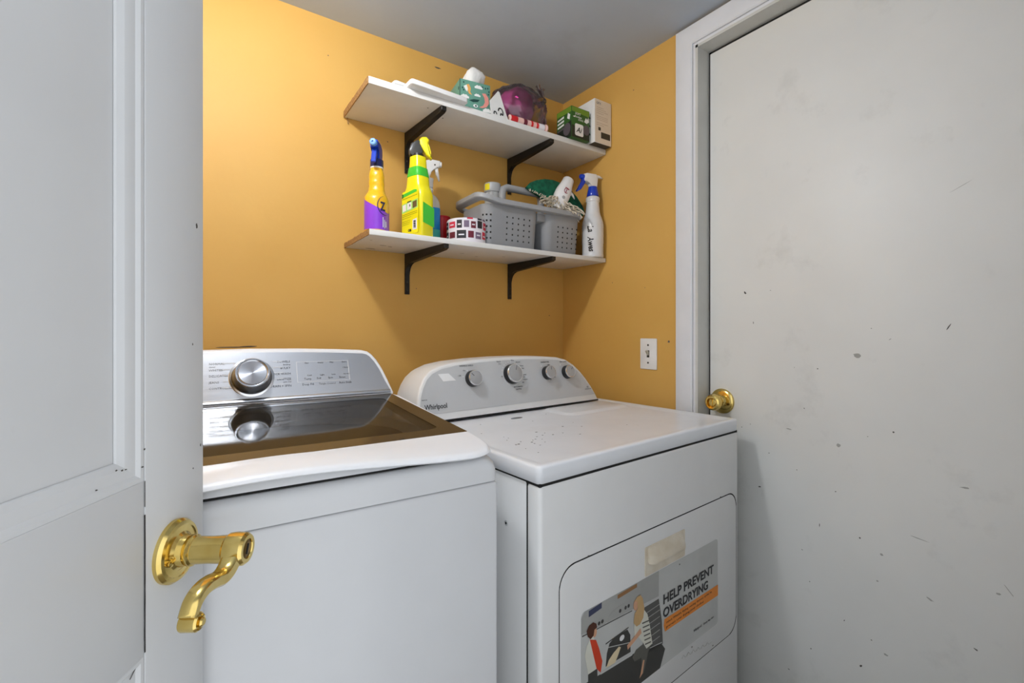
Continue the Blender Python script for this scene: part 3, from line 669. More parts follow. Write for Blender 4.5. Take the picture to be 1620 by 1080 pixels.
for body, size, x, z, xs in [('HELP PREVENT', 0.0300, 0.376, 0.5550, 1.0), ('OVERDRYING', 0.0300, 0.376, 0.5235, 1.0)]:
    me = text_mesh(body, size, 'LEFT', 1.0, 0, 3, 0.0007); wdt = max(v.co.x for v in me.vertices); bpy.data.meshes.remove(me)
    want = 0.226 if 'HELP' in body else 0.198
    add_text(t, body, size, on_face(x, LY, z), 'LEFT', want / wdt, 0, 3, 0.0007)
obj('headline_lettering', t, 'print_dark', st, smooth=0)
t = B()
for body, size, x, z, w_ in [('select Wrinkle drying sensing dryness cycles to', 0.0078, 0.388, 0.5065, 0.205), ('prevent over drying your clothes', 0.0078, 0.388, 0.4960, 0.165), ('Whirlpool', 0.0095, 0.506, 0.4385, 0.036), ('Every day, care', 0.0070, 0.553, 0.4385, 0.050)]:
    me = text_mesh(body, size); wdt = max(v.co.x for v in me.vertices); bpy.data.meshes.remove(me)
    add_text(t, body, size, on_face(x, LY, z), 'LEFT', w_ / wdt, res=1)
obj('small_lettering', t, 'print_dark', st, smooth=0)['kind'] = 'stuff'
t = B()
for k in range(6):
    x = 0.455 + 0.022 * k; tube(smooth_path([(x, -0.0073, 0.395 - 0.003 * k), (x + 0.008, -0.0073, 0.401 - 0.003 * k), (x + 0.015, -0.0073, 0.393 - 0.003 * k), (x + 0.03, -0.0073, 0.399 - 0.004 * k)], 3), 0.0004, 4, t)
obj('scribble_mark', t, 'scuff_light', dr, smooth=0)['kind'] = 'stuff'
for i, (x, z) in enumerate([(0.60, 0.366), (0.50, 0.405), (0.126, 0.741), (0.64, 0.7425), (0.445, 0.625)]):
    obj('chip_mark', blot(B(), x, z, .003, .002, -0.0073, 'y', 600 + i), 'scuff', dr, smooth=0)

# ================================================================== WASHER
WW, SEAM = 0.70, 0.918
wa_rot = R(-1.7)
wx, wy = 0.44 - WW * math.cos(wa_rot), 0.684 - WW * math.sin(wa_rot)
wa = empty('washing_machine', (wx, wy, 0), wa_rot)
tag(wa, 'white top-loading washing machine with dark glass lid and silver control panel', 'washing machine')
obj('cabinet', box(0.0, WW, 0.0, 0.64, 0.03, SEAM - 0.0008, 0.006, 3), 'washer_white', wa)
for x in (0.05, 0.65):
    for y in (0.05, 0.58): obj('foot', lathe([(0.018, 0), (0.018, 0.008), (0.008, 0.010), (0.008, 0.04)], 16), 'black_plastic', wa, (x, y, 0))
def wloop(i, z, r, dv=0.0): return [(x, y + dv, z) for x, y in rr(i, WW - i, i, 0.64, r, 8)]
top = loft(B(), [wloop(0.0, SEAM + 0.0008, 0.012), wloop(0.0, SEAM + 0.020, 0.014), wloop(0.0015, SEAM + 0.030, 0.018), wloop(0.005, SEAM + 0.038, 0.024), wloop(0.011, SEAM + 0.0425, 0.030), wloop(0.022, SEAM + 0.044, 0.036)])
obj('top_panel', top, 'washer_white', wa, smooth=60)
# lid: narrows to the back and slopes up to the console
def lid_x(v): return 0.002 + 0.027 * min(max((v - 0.08) / 0.39, 0), 1)
def lz(v): return SEAM + 0.0562 + 0.1 * v
def bump(x): c = (x - 0.35) / 0.33; return 0.5 + 0.5 * math.cos(math.pi * min(abs(c), 1.0))
HV = 0.474
def lid_loop(inset, fz, lift=0.0, front=-0.008, sx=None):
    out = []
    for x, y in dense(rr(0.0, 1.0, 0.0, 1.0, 0.08, 8)):
        bk = inset if sx is None else sx
        v = (front + inset) + y * (HV - front - inset - bk)
        ex = lid_x(v) + bk
        X = ex + x * (WW - 2 * ex)
        out.append((X, v, fz(v) + lift * bump(X) * max(0.0, 1 - y / 0.24) ** 1.3))
    return out
def zlow(h): return lambda v: SEAM + h + 0.1 * max(v, 0)
base = loft(B(), [lid_loop(0.060, zlow(0.0475)), lid_loop(0.018, zlow(0.0475)), lid_loop(0.015, zlow(0.0485)), lid_loop(0.020, zlow(0.0500), 0.0155), lid_loop(0.060, zlow(0.0490))], False, False)
lid = obj('lid', base, 'washer_white', wa, smooth=40)
obj('lid_gap', loft(B(), [lid_loop(0.022, zlow(0.0425)), lid_loop(0.022, zlow(0.0480))], False, False), 'gap', lid, smooth=0)
SCO = 0.017
def glass_loop(dz, i=0.0, cr=0.006):
    out = []
    for x, y in dense(rr(0.0, 1.0, 0.0, 1.0, cr, 8)):
        v = 0.108 + i + y * (0.468 - 0.108 - 2 * i); gx = i + 0.0045 + (0.0385 - 0.0045) * (v - 0.108) / 0.36
        out.append((gx + x * (WW - 2 * gx), v, lz(v) + dz))
    return out
frame = loft(B(), [lid_loop(0.030, lambda v: lz(v) - 0.0070, SCO), lid_loop(0.007, lambda v: lz(v) - 0.0105, SCO), lid_loop(0.002, lambda v: lz(v) - 0.0095, SCO), lid_loop(0.0, lambda v: lz(v) - 0.0070, SCO), lid_loop(0.0012, lambda v: lz(v) - 0.0045, SCO), lid_loop(0.004, lambda v: lz(v) - 0.0024, SCO, sx=0.0016), lid_loop(0.0075, lambda v: lz(v) - 0.0008, SCO, sx=0.0019), lid_loop(0.012, lambda v: lz(v), SCO, sx=0.0022), lid_loop(0.035, lambda v: lz(v), SCO, sx=0.0024), lid_loop(0.070, lambda v: lz(v), SCO, sx=0.0026), lid_loop(0.108, lambda v: lz(v), 0.0, sx=0.0028), glass_loop(0.0), glass_loop(-0.002)], False, False)
obj('lid_frame', frame, 'lid_white', lid, smooth=45)
obj('glass_border', loft(B(), [glass_loop(-0.0018), glass_loop(0.0002), glass_loop(0.0002, 0.038, 0.05), glass_loop(-0.0018, 0.038, 0.05)], False, False), 'glass_dark', lid, smooth=30)
obj('lid_glass', loft(B(), [glass_loop(-0.0014, 0.038, 0.05), glass_loop(0.00015, 0.038, 0.05)]), 'glass_clear', lid, smooth=30)
ring = loft(B(), [[(0.35 + r_ * math.cos(2 * math.pi * k / 64), 0.285 + r_ * 0.72 * math.sin(2 * math.pi * k / 64), SEAM + z_) for k in range(64)] for r_, z_ in ((0.318, 0.0445), (0.312, 0.052), (0.296, 0.056), (0.280, 0.053), (0.272, 0.0445))], False, False)
obj('tub_ring', ring, 'tub_grey', wa, smooth=60)
well = loft(B(), [[(0.35 + r_ * math.cos(2 * math.pi * k / 48), 0.285 + r_ * 0.72 * math.sin(2 * math.pi * k / 48), SEAM + z_) for k in range(48)] for r_, z_ in ((0.273, 0.0446), (0.02, 0.0448))], False, True)
obj('tub_mouth', well, 'print_grey', wa, smooth=0)
# console
WLEAN = 25; WTL = math.tan(R(WLEAN)); H0 = 0.1025
w_half = [(0.0290, 0.1035), (0.0400, 0.138), (0.0510, 0.167), (0.0620, 0.188), (0.0735, 0.2025), (0.083, 0.2095), (0.096, 0.2130), (0.16, 0.2165), (0.24, 0.2195)]
w_out = w_half + [(0.35, 0.2212)] + [(WW - x, h) for x, h in w_half[::-1]]
def wpt(x, h, out=0.0): return Vector((x, 0.476 + (h - H0) * WTL - out * math.cos(R(WLEAN)), SEAM + h + out * math.sin(R(WLEAN))))
def wsl(k, d): return [wpt(x, h) + Vector((0, d, 0)) for x, h in outline_inset(w_out, k, 0.1035)]
def wvl(k, y, low=0.044): 
    o = [Vector((x, y, SEAM + h)) for x, h in outline_inset(w_out, k, 0.1035)]
    o[0].z = SEAM + low; o[-1].z = SEAM + low
    return o
wc = obj('console', loft(B(), [wsl(0.0045, 0.0), wsl(0.0018, 0.0008), wsl(0.0, 0.004), wvl(0.0, 0.56), wvl(0.004, 0.615), wvl(0.016, 0.630)]), 'lid_white', wa, smooth=50)
obj('console_base', box(0.03, WW - 0.03, 0.478, 0.60, SEAM + 0.04, SEAM + 0.105, 0.004), 'lid_white', wc)
wf_pts = outline_inset(w_out, 0.0085, 0.1105)
wf_pts = [p_ for p_ in wf_pts if p_[1] >= 0.1105]
wfl = [wpt(x, h, 0.0009) for x, h in wf_pts]
obj('steel_fascia', loft(B(), [[wpt(x, h, -0.001) for x, h in wf_pts], wfl]), 'silver', wc, smooth=30)
pf = [(-0.0012, 0.1128), (-0.0032, 0.1112), (-0.0050, 0.1080), (-0.0052, 0.1050), (0.0, 0.1040)]
roll_ = []
for x in (0.0375, 0.045, WW - 0.045, WW - 0.0375): roll_.append([wpt(x, h, -o) for o, h in pf])
obj('fascia_lip', loft(B(), roll_), 'silver', wc, smooth=60)
# big knob
kp = wpt(WW - 0.3483, 0.1575, 0.0009)
wk = obj('knob', lathe([(0.0405, 0), (0.0405, 0.002), (0.0385, 0.003), (0.0380, 0.012), (0.0350, 0.026), (0.0345, 0.029)], 48), 'silver_dark', wa, kp, (R(90 - WLEAN), 0, 0), smooth=30)
obj('knob_ring', lathe([(0.0345, 0.0275), (0.0348, 0.0300), (0.0335, 0.0318), (0.0315, 0.0318), (0.0300, 0.0295), (0.0290, 0.0290)], 48), 'chrome', wk, smooth=30)
obj('knob_cap', lathe([(0.0292, 0.026), (0.0290, 0.0292), (0.0270, 0.0304), (0.010, 0.0302)], 48), 'spun', wk, smooth=20)
obj('knob_plate', lathe([(0.0455, -0.0006), (0.0455, 0.0008), (0.0440, 0.0012)], 48), 'chrome', wk, smooth=30)
def wtxt(bm, body, size, x, h, align='LEFT', **k):
    p_ = wpt(x, h, 0.0013); return add_text(bm, body, size, on_face(p_.x, p_.y, p_.z, WLEAN), align, **k)
K = WW
t = B()
for body, size, x, h, al in [('TOWELS', .0072, K - .268, .1875, 'RIGHT'), ('Bedding', .0048, K - .268, .1815, 'RIGHT'), ('BULKY', .0072, K - .268, .1730, 'RIGHT'), ('QUICK WASH', .0072, K - .268, .1600, 'RIGHT'), ('SANITIZE', .0072, K - .268, .1480, 'RIGHT'), ('with Oxi', .0048, K - .268, .1425, 'RIGHT'), ('DRAIN + SPIN', .0072, K - .268, .1330, 'RIGHT'),
        ('Temp', .0070, K - .240, .1460, 'LEFT'), ('Soil', .0068, K - .212, .1465, 'LEFT'), ('Spin', .0068, K - .186, .1465, 'LEFT'), ('Rinse', .0068, K - .160, .1465, 'LEFT'), ('Deep Fill', .0072, K - .245, .1335, 'LEFT'), ('Auto Soak', .0072, K - .162, .1335, 'LEFT'),
        ('Hot', .0052, K - .236, .1835, 'LEFT'), ('Heavy', .0052, K - .207, .1835, 'LEFT'), ('Max', .0052, K - .179, .1835, 'LEFT'), ('Extra', .0052, K - .150, .1835, 'LEFT'), ('1 Rinse', .0048, K - .150, .1700, 'LEFT'), ('Cold', .0052, K - .233, .1545, 'LEFT'), ('Light', .0052, K - .204, .1545, 'LEFT'), ('Low', .0052, K - .177, .1545, 'LEFT'), ('Normal', .0048, K - .149, .1545, 'LEFT')]:
    wtxt(t, body, size, x, h, al, res=1)
obj('panel_lettering', t, 'print_dark', wc, smooth=0)['kind'] = 'stuff'
t = B()
for body, size, x, h in [('NORMAL', .0072, K - .430, .1870), ('Casual', .0045, K - .430, .1815), ('WHITES', .0072, K - .430, .1735), ('DELICATES', .0072, K - .430, .1615), ('JEANS', .0072, K - .430, .1480), ('CONTROLLED MIX', .0068, K - .430, .1355), ('Tangle Control', .0062, K - .208, .1335)]:
    wtxt(t, body, size, x, h, 'LEFT', res=1)
obj('panel_lettering', t, 'print_grey', wc, smooth=0)['kind'] = 'stuff'
t = B()
def rule(x0, x1, h0, h1, th=0.0006):
    q = [wpt(x0, h0 - th, .0012), wpt(x1, h1 - th, .0012), wpt(x1, h1 + th, .0012), wpt(x0, h0 + th, .0012)]
    loft(t, [q, [v + Vector((0, -0.0003, 0)) for v in q]])
for h, e in ((.190, .385), (.1765, .392), (.1645, .394), (.151, .392), (.1385, .386)):
    rule(K - .405, K - e + 0.006, h, h); rule(K - .305, K - .285, h + 0.001, h + 0.001)
rule(K - .255, K - .135, .188, .188, .0004); rule(K - .255, K - .135, .1415, .1415, .0004)
for x in (.2545, .1355):
    q = [wpt(K - x + s_ * 0.0006, h, .0012) for s_, h in ((-1, .1415), (1, .1415), (1, .188), (-1, .188))]
    loft(t, [q, [v + Vector((0, -0.0003, 0)) for v in q]])
obj('panel_rules', t, 'print_white', wc, smooth=0)['kind'] = 'stuff'

# ================================================================== THINGS ON THE LOWER SHELF
def sprayer_head(parent, z, body_mat, trig_mat, noz_mat, collar_mat, s=1.0, cr=0.0165, tail=False):
    """collar, head, nozzle and trigger; nozzle points to local +X"""
    c = obj('collar', lathe([(cr, 0), (cr * 1.02, 0.003), (cr, 0.020), (cr * 0.9, 0.022)], 24), collar_mat, parent, (0, 0, z), smooth=30)
    z2 = z + 0.022
    hd = [(-0.018, 0.0), (0.010, 0.0), (0.010, 0.018), (0.030, 0.022), (0.030, 0.040), (-0.006, 0.042), (-0.022, 0.034), (-0.024, 0.016)]
    h = obj('spray_head', prism([(x * s, y * s) for x, y in hd], -0.0095 * s, 0.0095 * s, 'y', 0.003 * s, 2), body_mat, parent, (0, 0, z2), smooth=50)
    obj('nozzle', lathe([(0.0085 * s, 0), (0.0085 * s, 0.010 * s), (0.0065 * s, 0.012 * s), (0.0025 * s, 0.0122 * s), (0.002 * s, 0.009 * s)], 20), noz_mat, h, (0.029 * s, 0, 0.031 * s), (0, R(90), 0), smooth=30)
    tg = [(0.012, 0.018), (0.024, 0.020), (0.029, 0.004), (0.037, -0.016), (0.033, -0.018), (0.024, -0.006), (0.015, 0.004)]
    obj('trigger', prism([(x * s, y * s) for x, y in tg], -0.006 * s, 0.006 * s, 'y', 0.002 * s, 2), trig_mat, h, smooth=50)
    return h

# 1: yellow bottle with purple label, nozzle to the room
b1 = empty('spray_bottle', (0.424, 1.292, LO_Z1), R(238))
tag(b1, 'yellow spray bottle with purple label and dark blue trigger at the left end', 'spray bottle', 'spray bottles on the lower shelf')
obj('bottle', oval([(0, .038, .028), (.004, .0425, .032), (.09, .0425, .032), (.098, .041, .031), (.107, .035, .0275), (.114, .0265, .0235), (.120, .0225, .0218), (.126, .0222, .0215), (.132, .0205, .0200), (.138, .0218, .0212), (.145, .0216, .0210), (.151, .0200, .0196), (.157, .0212, .0207), (.166, .0208, .0204), (.174, .0185, .0185), (.180, .0165, .0165), (.185, .0165, .0165)], 32, 2.4), 'yellow_plastic', b1, smooth=60)
loops = []
for f in [0, .1, .25, .4, .55, .7, .85, 1.0]:
    lp_ = circ(0, 0, 0, .0431, .0326, 40, 2.4)
    loops.append([(x, y, .006 + f * ((0.080 - 0.024 * math.cos(math.atan2(y, x) - R(70)) * 1.0) - .006)) for x, y, _ in lp_])
lb1 = obj('label', loft(B(), loops, False, False), 'purple_label', b1, smooth=60)
t = B(); add_text(t, 'Z', 0.034, Matrix.Translation((-0.010, 0, 0)), xs=0.8, bold=0.001)
obj('lettering', wrap(t, .0431, .0326, R(46), 0.058, 0.001, 2.4), 'navy', b1, smooth=0)
t = B()
for a in range(100, 300, 8):
    p0, p1 = [(0.006 + 0.026 * math.cos(R(q)), 0.072 + 0.026 * math.sin(R(q))) for q in (a, a + 8.5)]
    q = [(p0[0] * 1.0, p0[1]), (p1[0], p1[1])]
    d = 0.0022 * math.sin(R((a - 100) * 0.9)) + 0.0006
    vs = [t.verts.new((x + (0.006 - x) / 0.026 * k, y + (0.072 - y) / 0.026 * k, 0)) for (x, y), k in ((q[0], 0), (q[1], 0), (q[1], d), (q[0], d))]
    t.faces.new(vs)
obj('emblem', wrap(t, .0431, .0326, R(46), 0.0, 0.0009, 2.4), 'navy', b1, smooth=0)
t = B()
for k, (x, y0, y1) in enumerate([(-.002, .012, .040), (.004, .010, .034), (.010, .014, .030)]): fine_quad(t, x, x + 0.003, y0, y1, 2)
obj('small_print', wrap(t, .0431, .0326, R(46), 0.0, 0.0012, 2.4), 'print_white', b1, smooth=0)['kind'] = 'stuff'
obj('neck_ring', lathe([(.0178, 0), (.0178, .004)], 24), 'white_plastic', b1, (0, 0, .183))
h1 = sprayer_head(b1, 0.187, 'blue_plastic', 'blue_plastic', 'nozzle_blue', 'navy', 1.12, 0.0180)

# 2: lemon and green bottle
b2 = empty('spray_bottle', (0.546, 1.287, LO_Z1), R(-72))
tag(b2, 'lemon yellow and green spray bottle with printed back label', 'spray bottle', 'spray bottles on the lower shelf')
obj('bottle', oval([(0, .041, .026), (.004, .045, .030), (.118, .045, .030), (.132, .043, .029), (.142, .038, .027), (.150, .033, .0262), (.152, .0325, .026), (.181, .0285, .025), (.196, .025, .0235), (.207, .0225, .022), (.212, .0222, .0215), (.240, .0200, .0200), (.2405, .019, .019)], 36, 3.6), 'lemon_plastic', b2, smooth=60)
obj('green_band', oval([(.179, .0292, .0257), (.180, .0296, .0260), (.2055, .0242, .0236), (.2065, .0236, .0230)], 36, 3.6), 'lime_print', b2, smooth=60)
# side panel in green, on the narrow face (+X)
t = B(); q = [(0.0456, -0.020, 0.040), (0.0456, 0.022, 0.030), (0.0456, 0.022, 0.086), (0.0456, -0.020, 0.098)]
loft(t, [q, [(x - 0.0012, y, z) for x, y, z in q]]); obj('side_print', t, 'lime_print', b2, smooth=0)
FY = -0.0302
lab = obj('label', patch(B(), rr(-0.036, 0.036, 0.010, 0.136, 0.008, 4), FY, 'y', 0.0004), 'lemon_plastic', b2, smooth=0)
def lab_piece(name, pts, m, lay=1, parent=lab): return obj(name, patch(B(), pts, FY - 0.0004 - 0.0002 * lay, 'y', 0.0002), m, parent, smooth=0)
lab_piece('label_panel', [(-0.036, 0.118), (0.030, 0.128), (0.030, 0.134), (0.018, 0.136), (-0.036, 0.128)], 'lime_print')
lab_piece('label_panel', [(-0.036, 0.072), (0.034, 0.082), (0.034, 0.108), (-0.036, 0.098)], 'pale_lime')
lab_piece('picture_patch', [(0.012, 0.082), (0.030, 0.085), (0.030, 0.104), (0.012, 0.101)], 'brown_patch', 2)
lab_piece('picture_patch', [(-0.012, 0.080), (0.006, 0.082), (0.006, 0.101), (-0.012, 0.099)], 'print_white', 2)
lab_piece('picture_patch', [(-0.032, 0.077), (-0.017, 0.079), (-0.017, 0.098), (-0.032, 0.096)], 'tissue_white', 2)
lab_piece('picture_head', [(-0.012, 0.101), (0.006, 0.103), (0.006, 0.106), (-0.012, 0.104)], 'black_plastic', 2)
lab_piece('picture_mark', ell(0.0, 0.092, 0.002, 0.004), 'black_plastic', 3)
lab_piece('barcode_panel', [(0.012, 0.020), (0.030, 0.020), (0.030, 0.052), (0.012, 0.049)], 'print_white', 2)
bc = B()
for k in range(10): patch(bc, [(0.016, 0.024 + k * 0.0023), (0.026, 0.024 + k * 0.0023), (0.026, 0.0251 + k * 0.0023 + 0.0004 * (k % 3)), (0.016, 0.0251 + k * 0.0023 + 0.0004 * (k % 3))], FY - 0.0012, 'y', 0.0002)
obj('barcode', bc, 'black_plastic', lab, smooth=0)['kind'] = 'stuff'
for k, (z0, n_) in enumerate(((0.113, 1), (0.066, 1), (0.061, 1), (0.055, 0.6), (0.046, 0.55), (0.041, 0.55), (0.036, 0.5))):
    lab_piece('print_line', [(-0.034, z0), (-0.034 + 0.066 * n_, z0 + 0.006 * n_), (-0.034 + 0.066 * n_, z0 + 0.0072 * n_), (-0.034, z0 + 0.0014)], 'olive_line')
t = B(); add_text(t, '3', 0.016, on_face(-0.036, FY - 0.0008, 0.118), bold=0.0006); add_text(t, 'OB', 0.010, on_face(-0.008, FY - 0.0008, 0.016), bold=0.0005)
obj('label_lettering', t, 'black_plastic', lab, smooth=0)
cl2 = obj('collar', lathe([(.0165, 0), (.0165, .010)], 20), 'black_plastic', b2, (0, 0, .239))
hd = [(-0.018, 0.0), (0.012, 0.0), (0.014, 0.012), (0.008, 0.040), (-0.002, 0.043), (-0.020, 0.032), (-0.027, 0.012), (-0.026, -0.004)]
h2 = obj('spray_head', prism(hd, -0.011, 0.011, 'y', 0.004, 2), 'smoke_plastic', b2, (0, 0, .247), (0, 0, R(52)), smooth=50)
cap = [(0.002, 0.030), (0.004, 0.046), (0.012, 0.053), (0.024, 0.054), (0.032, 0.046), (0.031, 0.036), (0.028, 0.026), (0.033, 0.006), (0.041, -0.007), (0.037, -0.010), (0.024, 0.000), (0.016, 0.012)]
obj('trigger', prism(cap, -0.0115, 0.0115, 'y', 0.0045, 3), 'lemon_plastic', h2, smooth=50)

# 3: clear bottle with blue liquid, behind the lemon one
b3 = empty('spray_bottle', (0.622, 1.385, LO_Z1), R(-12))
tag(b3, 'clear spray bottle half full of blue liquid behind the lemon yellow bottle', 'spray bottle', 'spray bottles on the lower shelf')
obj('bottle', oval([(0, .034, .022), (.004, .038, .026), (.128, .038, .026), (.142, .036, .025), (.156, .030, .022), (.164, .020, .018), (.168, .0145, .0145), (.19, .0145, .0145)], 30, 3.0), 'clear_bottle', b3, smooth=60)
obj('liquid', oval([(.003, .034, .022), (.006, .0383, .0263), (.122, .0383, .0263), (.1225, .03, .02)], 30, 3.0), 'blue_liquid', b3, smooth=60)
obj('label', loft(B(), [circ(0, 0, z, .0387, .0267, 30, 3.0) for z in (.006, .052)], False, False), 'teal_label', b3, smooth=60)
obj('neck_sleeve', lathe([(.0155, 0), (.0165, .012), (.0145, .016), (.0165, .024), (.0160, .034), (.0180, .046)], 24), 'white_plastic', b3, (0, 0, .172), smooth=40)
hd = [(-0.020, -0.006), (0.004, -0.006), (0.006, 0.030), (0.022, 0.038), (0.038, 0.044), (0.038, 0.064), (0.010, 0.066), (-0.010, 0.060), (-0.022, 0.044)]
h3 = obj('spray_head', prism(hd, -0.010, 0.010, 'y', 0.004, 2), 'white_plastic', b3, (0, 0, .215), smooth=50)
obj('trigger', prism([(0.020, 0.042), (0.032, 0.044), (0.033, 0.020), (0.038, 0.000), (0.034, 0.000), (0.025, 0.020)], -0.005, 0.005, 'y', 0.0015, 1), 'white_plastic', h3, smooth=50)
obj('nozzle', lathe([(.009, 0), (.009, .006), (.003, .0065)], 18), 'white_plastic', h3, (0.037, 0, 0.054), (0, R(90), 0))
obj('pivot', lathe([(.0025, 0), (.0025, .001)], 10), 'black_plastic', h3, (0.020, -0.010, 0.048), (R(90), 0, 0))

# red cup
cu = empty('plastic_cup', (0.693, 1.432, LO_Z1)); tag(cu, 'red plastic cup standing against the wall behind the patterned roll', 'cup')
obj('cup_wall', lathe([(.021, 0), (.022, .002), (.0285, .109), (.027, .109), (.0205, .004)], 32), 'red_cup', cu, smooth=40)
obj('cup_rim', loft(B(), [circ(0, 0, z, r, n=32) for r, z in ((.0275, .108), (.0300, .109), (.0305, .112), (.0285, .114), (.027, .112), (.0275, .108))], False, False), 'red_cup', cu, smooth=60)

# patterned roll
RX, RY_, RR_, RH = 0.722, 1.312, 0.0625, 0.079
ro = empty('patterned_roll', (RX, RY_, LO_Z1)); tag(ro, 'short round roll wrapped in white paper with red and black patches', 'paper roll')
obj('roll_body', lathe([(RR_ - .004, 0), (RR_, .003), (RR_, RH - .005), (RR_ - .002, RH - .001), (RR_ - .006, RH), (0.022, RH), (0.020, RH - .006)], 48), 'wrap_white', ro, smooth=40)
rows = [(0.046, 0.071, [('wrap_black', .018), ('wrap_red', .026), ('wrap_black', .017), ('wrap_mauve', .016), ('wrap_maroon', .016), ('wrap_black', .02), ('wrap_red', .022)]),
        (0.014, 0.039, [('wrap_black', .020), ('wrap_maroon', .024), ('wrap_black', .030), ('wrap_maroon', .018), ('wrap_mauve', .022), ('wrap_red', .02)])]
for z0, z1, seq in rows:
    x = -0.085
    rep = seq + seq
    for i, (m_, w_) in enumerate(rep):
        if x + w_ > 0.13: break
        t = B(); fine_quad(t, x, x + w_, 0.002 * (i % 2), z1 - z0 - 0.002 * ((i + 1) % 3), 5)
        obj('print_patch', wrap(t, RR_, RR_, R(240), z0, 0.0005), m_, ro, smooth=0)
        if i % 2 == 0 or m_ == 'wrap_red':
            t = B(); fine_quad(t, x + w_ * .2, x + w_ * .8, (z1 - z0) * .36, (z1 - z0) * .52, 3)
            obj('print_bar', wrap(t, RR_, RR_, R(240), z0, 0.0009), 'wrap_white', ro, smooth=0)
        x += w_ + 0.006
for x, m_ in ((0.004, 'wrap_red'), (0.038, 'wrap_black'), (0.060, 'wrap_mauve')):
    t = B(); fine_quad(t, x, x + 0.018, 0, 0.005, 4); obj('print_patch', wrap(t, RR_, RR_, R(240), 0.0745 - 0.001, 0.0005), m_, ro, smooth=0)

# grey caddy
cd = empty('cleaning_caddy', (0.735, 1.238, LO_Z1), R(-1.2)); tag(cd, 'grey plastic cleaning caddy with perforated bins and a central handle', 'caddy')
CW, CD_, CH = 0.438, 0.205, 0.155
def bin_(x0, x1, y0, y1):
    def lp(i, z, r): return [(x, y, z) for x, y in rr(x0 + i, x1 - i, y0 + i, y1 - i, r, 6)]
    return loft(B(), [lp(0.012, 0.0, 0.022), lp(0.009, 0.003, 0.026), lp(0.0, CH - 0.02, 0.034), lp(0.002, CH - 0.02, 0.032), lp(0.011, 0.006, 0.024)])
obj('bin', bin_(0.022, 0.242, 0.018, 0.190), 'grey_plastic', cd, smooth=40)
obj('bin', bin_(0.262, 0.430, 0.018, 0.190), 'grey_plastic', cd, smooth=40)
obj('bridge', box(0.236, 0.270, 0.028, 0.180, CH - 0.05, CH - 0.022, 0.003), 'grey_plastic', cd)
def rimz(x): return CH - 0.004 + 0.016 * max(0.0, 1 - x / 0.075) ** 1.5
def rim_loop(i, dz): return [(x, y, rimz(x) + dz) for x, y in rr(-0.004 + i, CW - i, i, CD_ - i, 0.045, 8)]
def rl(i, dz): 
    base_ = dense(rr(-0.004 + i, CW - i, i, CD_ - i, 0.045 - min(i, .03), 8))
    return [(x, y, rimz(x) + dz) for x, y in base_]
rim = loft(B(), [rl(0.003, -0.017), rl(0.0, -0.015), rl(0.0, -0.003), rl(0.002, 0.0), rl(0.008, 0.0012), rl(0.016, 0.0), rl(0.018, -0.006), rl(0.022, -0.017), rl(0.003, -0.017)], False, False)
obj('rim', rim, 'grey_rim', cd, smooth=40)
hp = [(0.150, 0.118, 0.05), (0.150, 0.118, CH + 0.052), (0.154, 0.118, CH + 0.068), (0.168, 0.118, CH + 0.076), (0.30, 0.118, CH + 0.076), (0.314, 0.118, CH + 0.068), (0.318, 0.118, CH + 0.052), (0.318, 0.118, 0.05)]
obj('handle', tube(hp, 0.013, 12), 'grey_rim', cd, smooth=50)
hl = B()
def hole_front(xc, z, r=0.0026):
    k = z / (CH - 0.02); yy = 0.018 + 0.0092 * (1 - k) - 0.0006
    loft(hl, [[(xc + r * math.cos(R(a)), yy, z + r * 1.15 * math.sin(R(a))) for a in range(0, 360, 45)], [(xc + r * math.cos(R(a)), yy + 0.0012, z + r * 1.15 * math.sin(R(a))) for a in range(0, 360, 45)]])
for j in range(5):
    for i in range(5): hole_front(0.108 + i * 0.0225, 0.026 + j * 0.0185)
    for i in range(5): hole_front(0.322 + i * 0.0215, 0.024 + j * 0.0175)
# around the rounded left end of the near bin
for j in range(5):
    z = 0.026 + j * 0.0185
    for a in (205, 228, 252):
        k = z / (CH - 0.02); ins = 0.0092 * (1 - k); r0 = 0.026 + 0.008 * k
        cx_, cy_ = 0.022 + ins + r0, 0.018 + ins + r0; rad = r0 + 0.0005
        t0, t1 = R(a - 5), R(a + 5)
        q = [(cx_ + rad * math.cos(v), cy_ + rad * math.sin(v), z + s * 0.0027) for v, s in ((t0, -1), (t1, -1), (t1, 1), (t0, 1))]
        loft(hl, [q, [(x + 0.0008 * math.cos(R(a + 180)), y + 0.0008 * math.sin(R(a + 180)), z_) for x, y, z_ in q]])
ho_ = obj('bin_holes', hl, 'gap', cd, smooth=0); ho_['kind'] = 'stuff'
# jar standing in the caddy
ja = empty('jar', (0.866, 1.383, LO_Z1 + 0.006)); tag(ja, 'clear round jar with grey lid and yellow sticker standing in the caddy', 'jar')
obj('jar_glass', lathe([(.025, 0), (.028, .004), (.028, .19), (.026, .205), (.0255, .212)], 28), 'jar', ja, smooth=40)
obj('jar_lid', lathe([(.0285, 0), (.0295, .002), (.0295, .026), (.028, .031), (.024, .032)], 32), 'lid_silver', ja, (0, 0, .207), smooth=40)
t = B(); fine_quad(t, -.010, .012, .004, .026, 5); obj('jar_sticker', wrap(t, .0296, .0296, R(196), .207, .0005), 'sticker_yellow', ja, smooth=0)
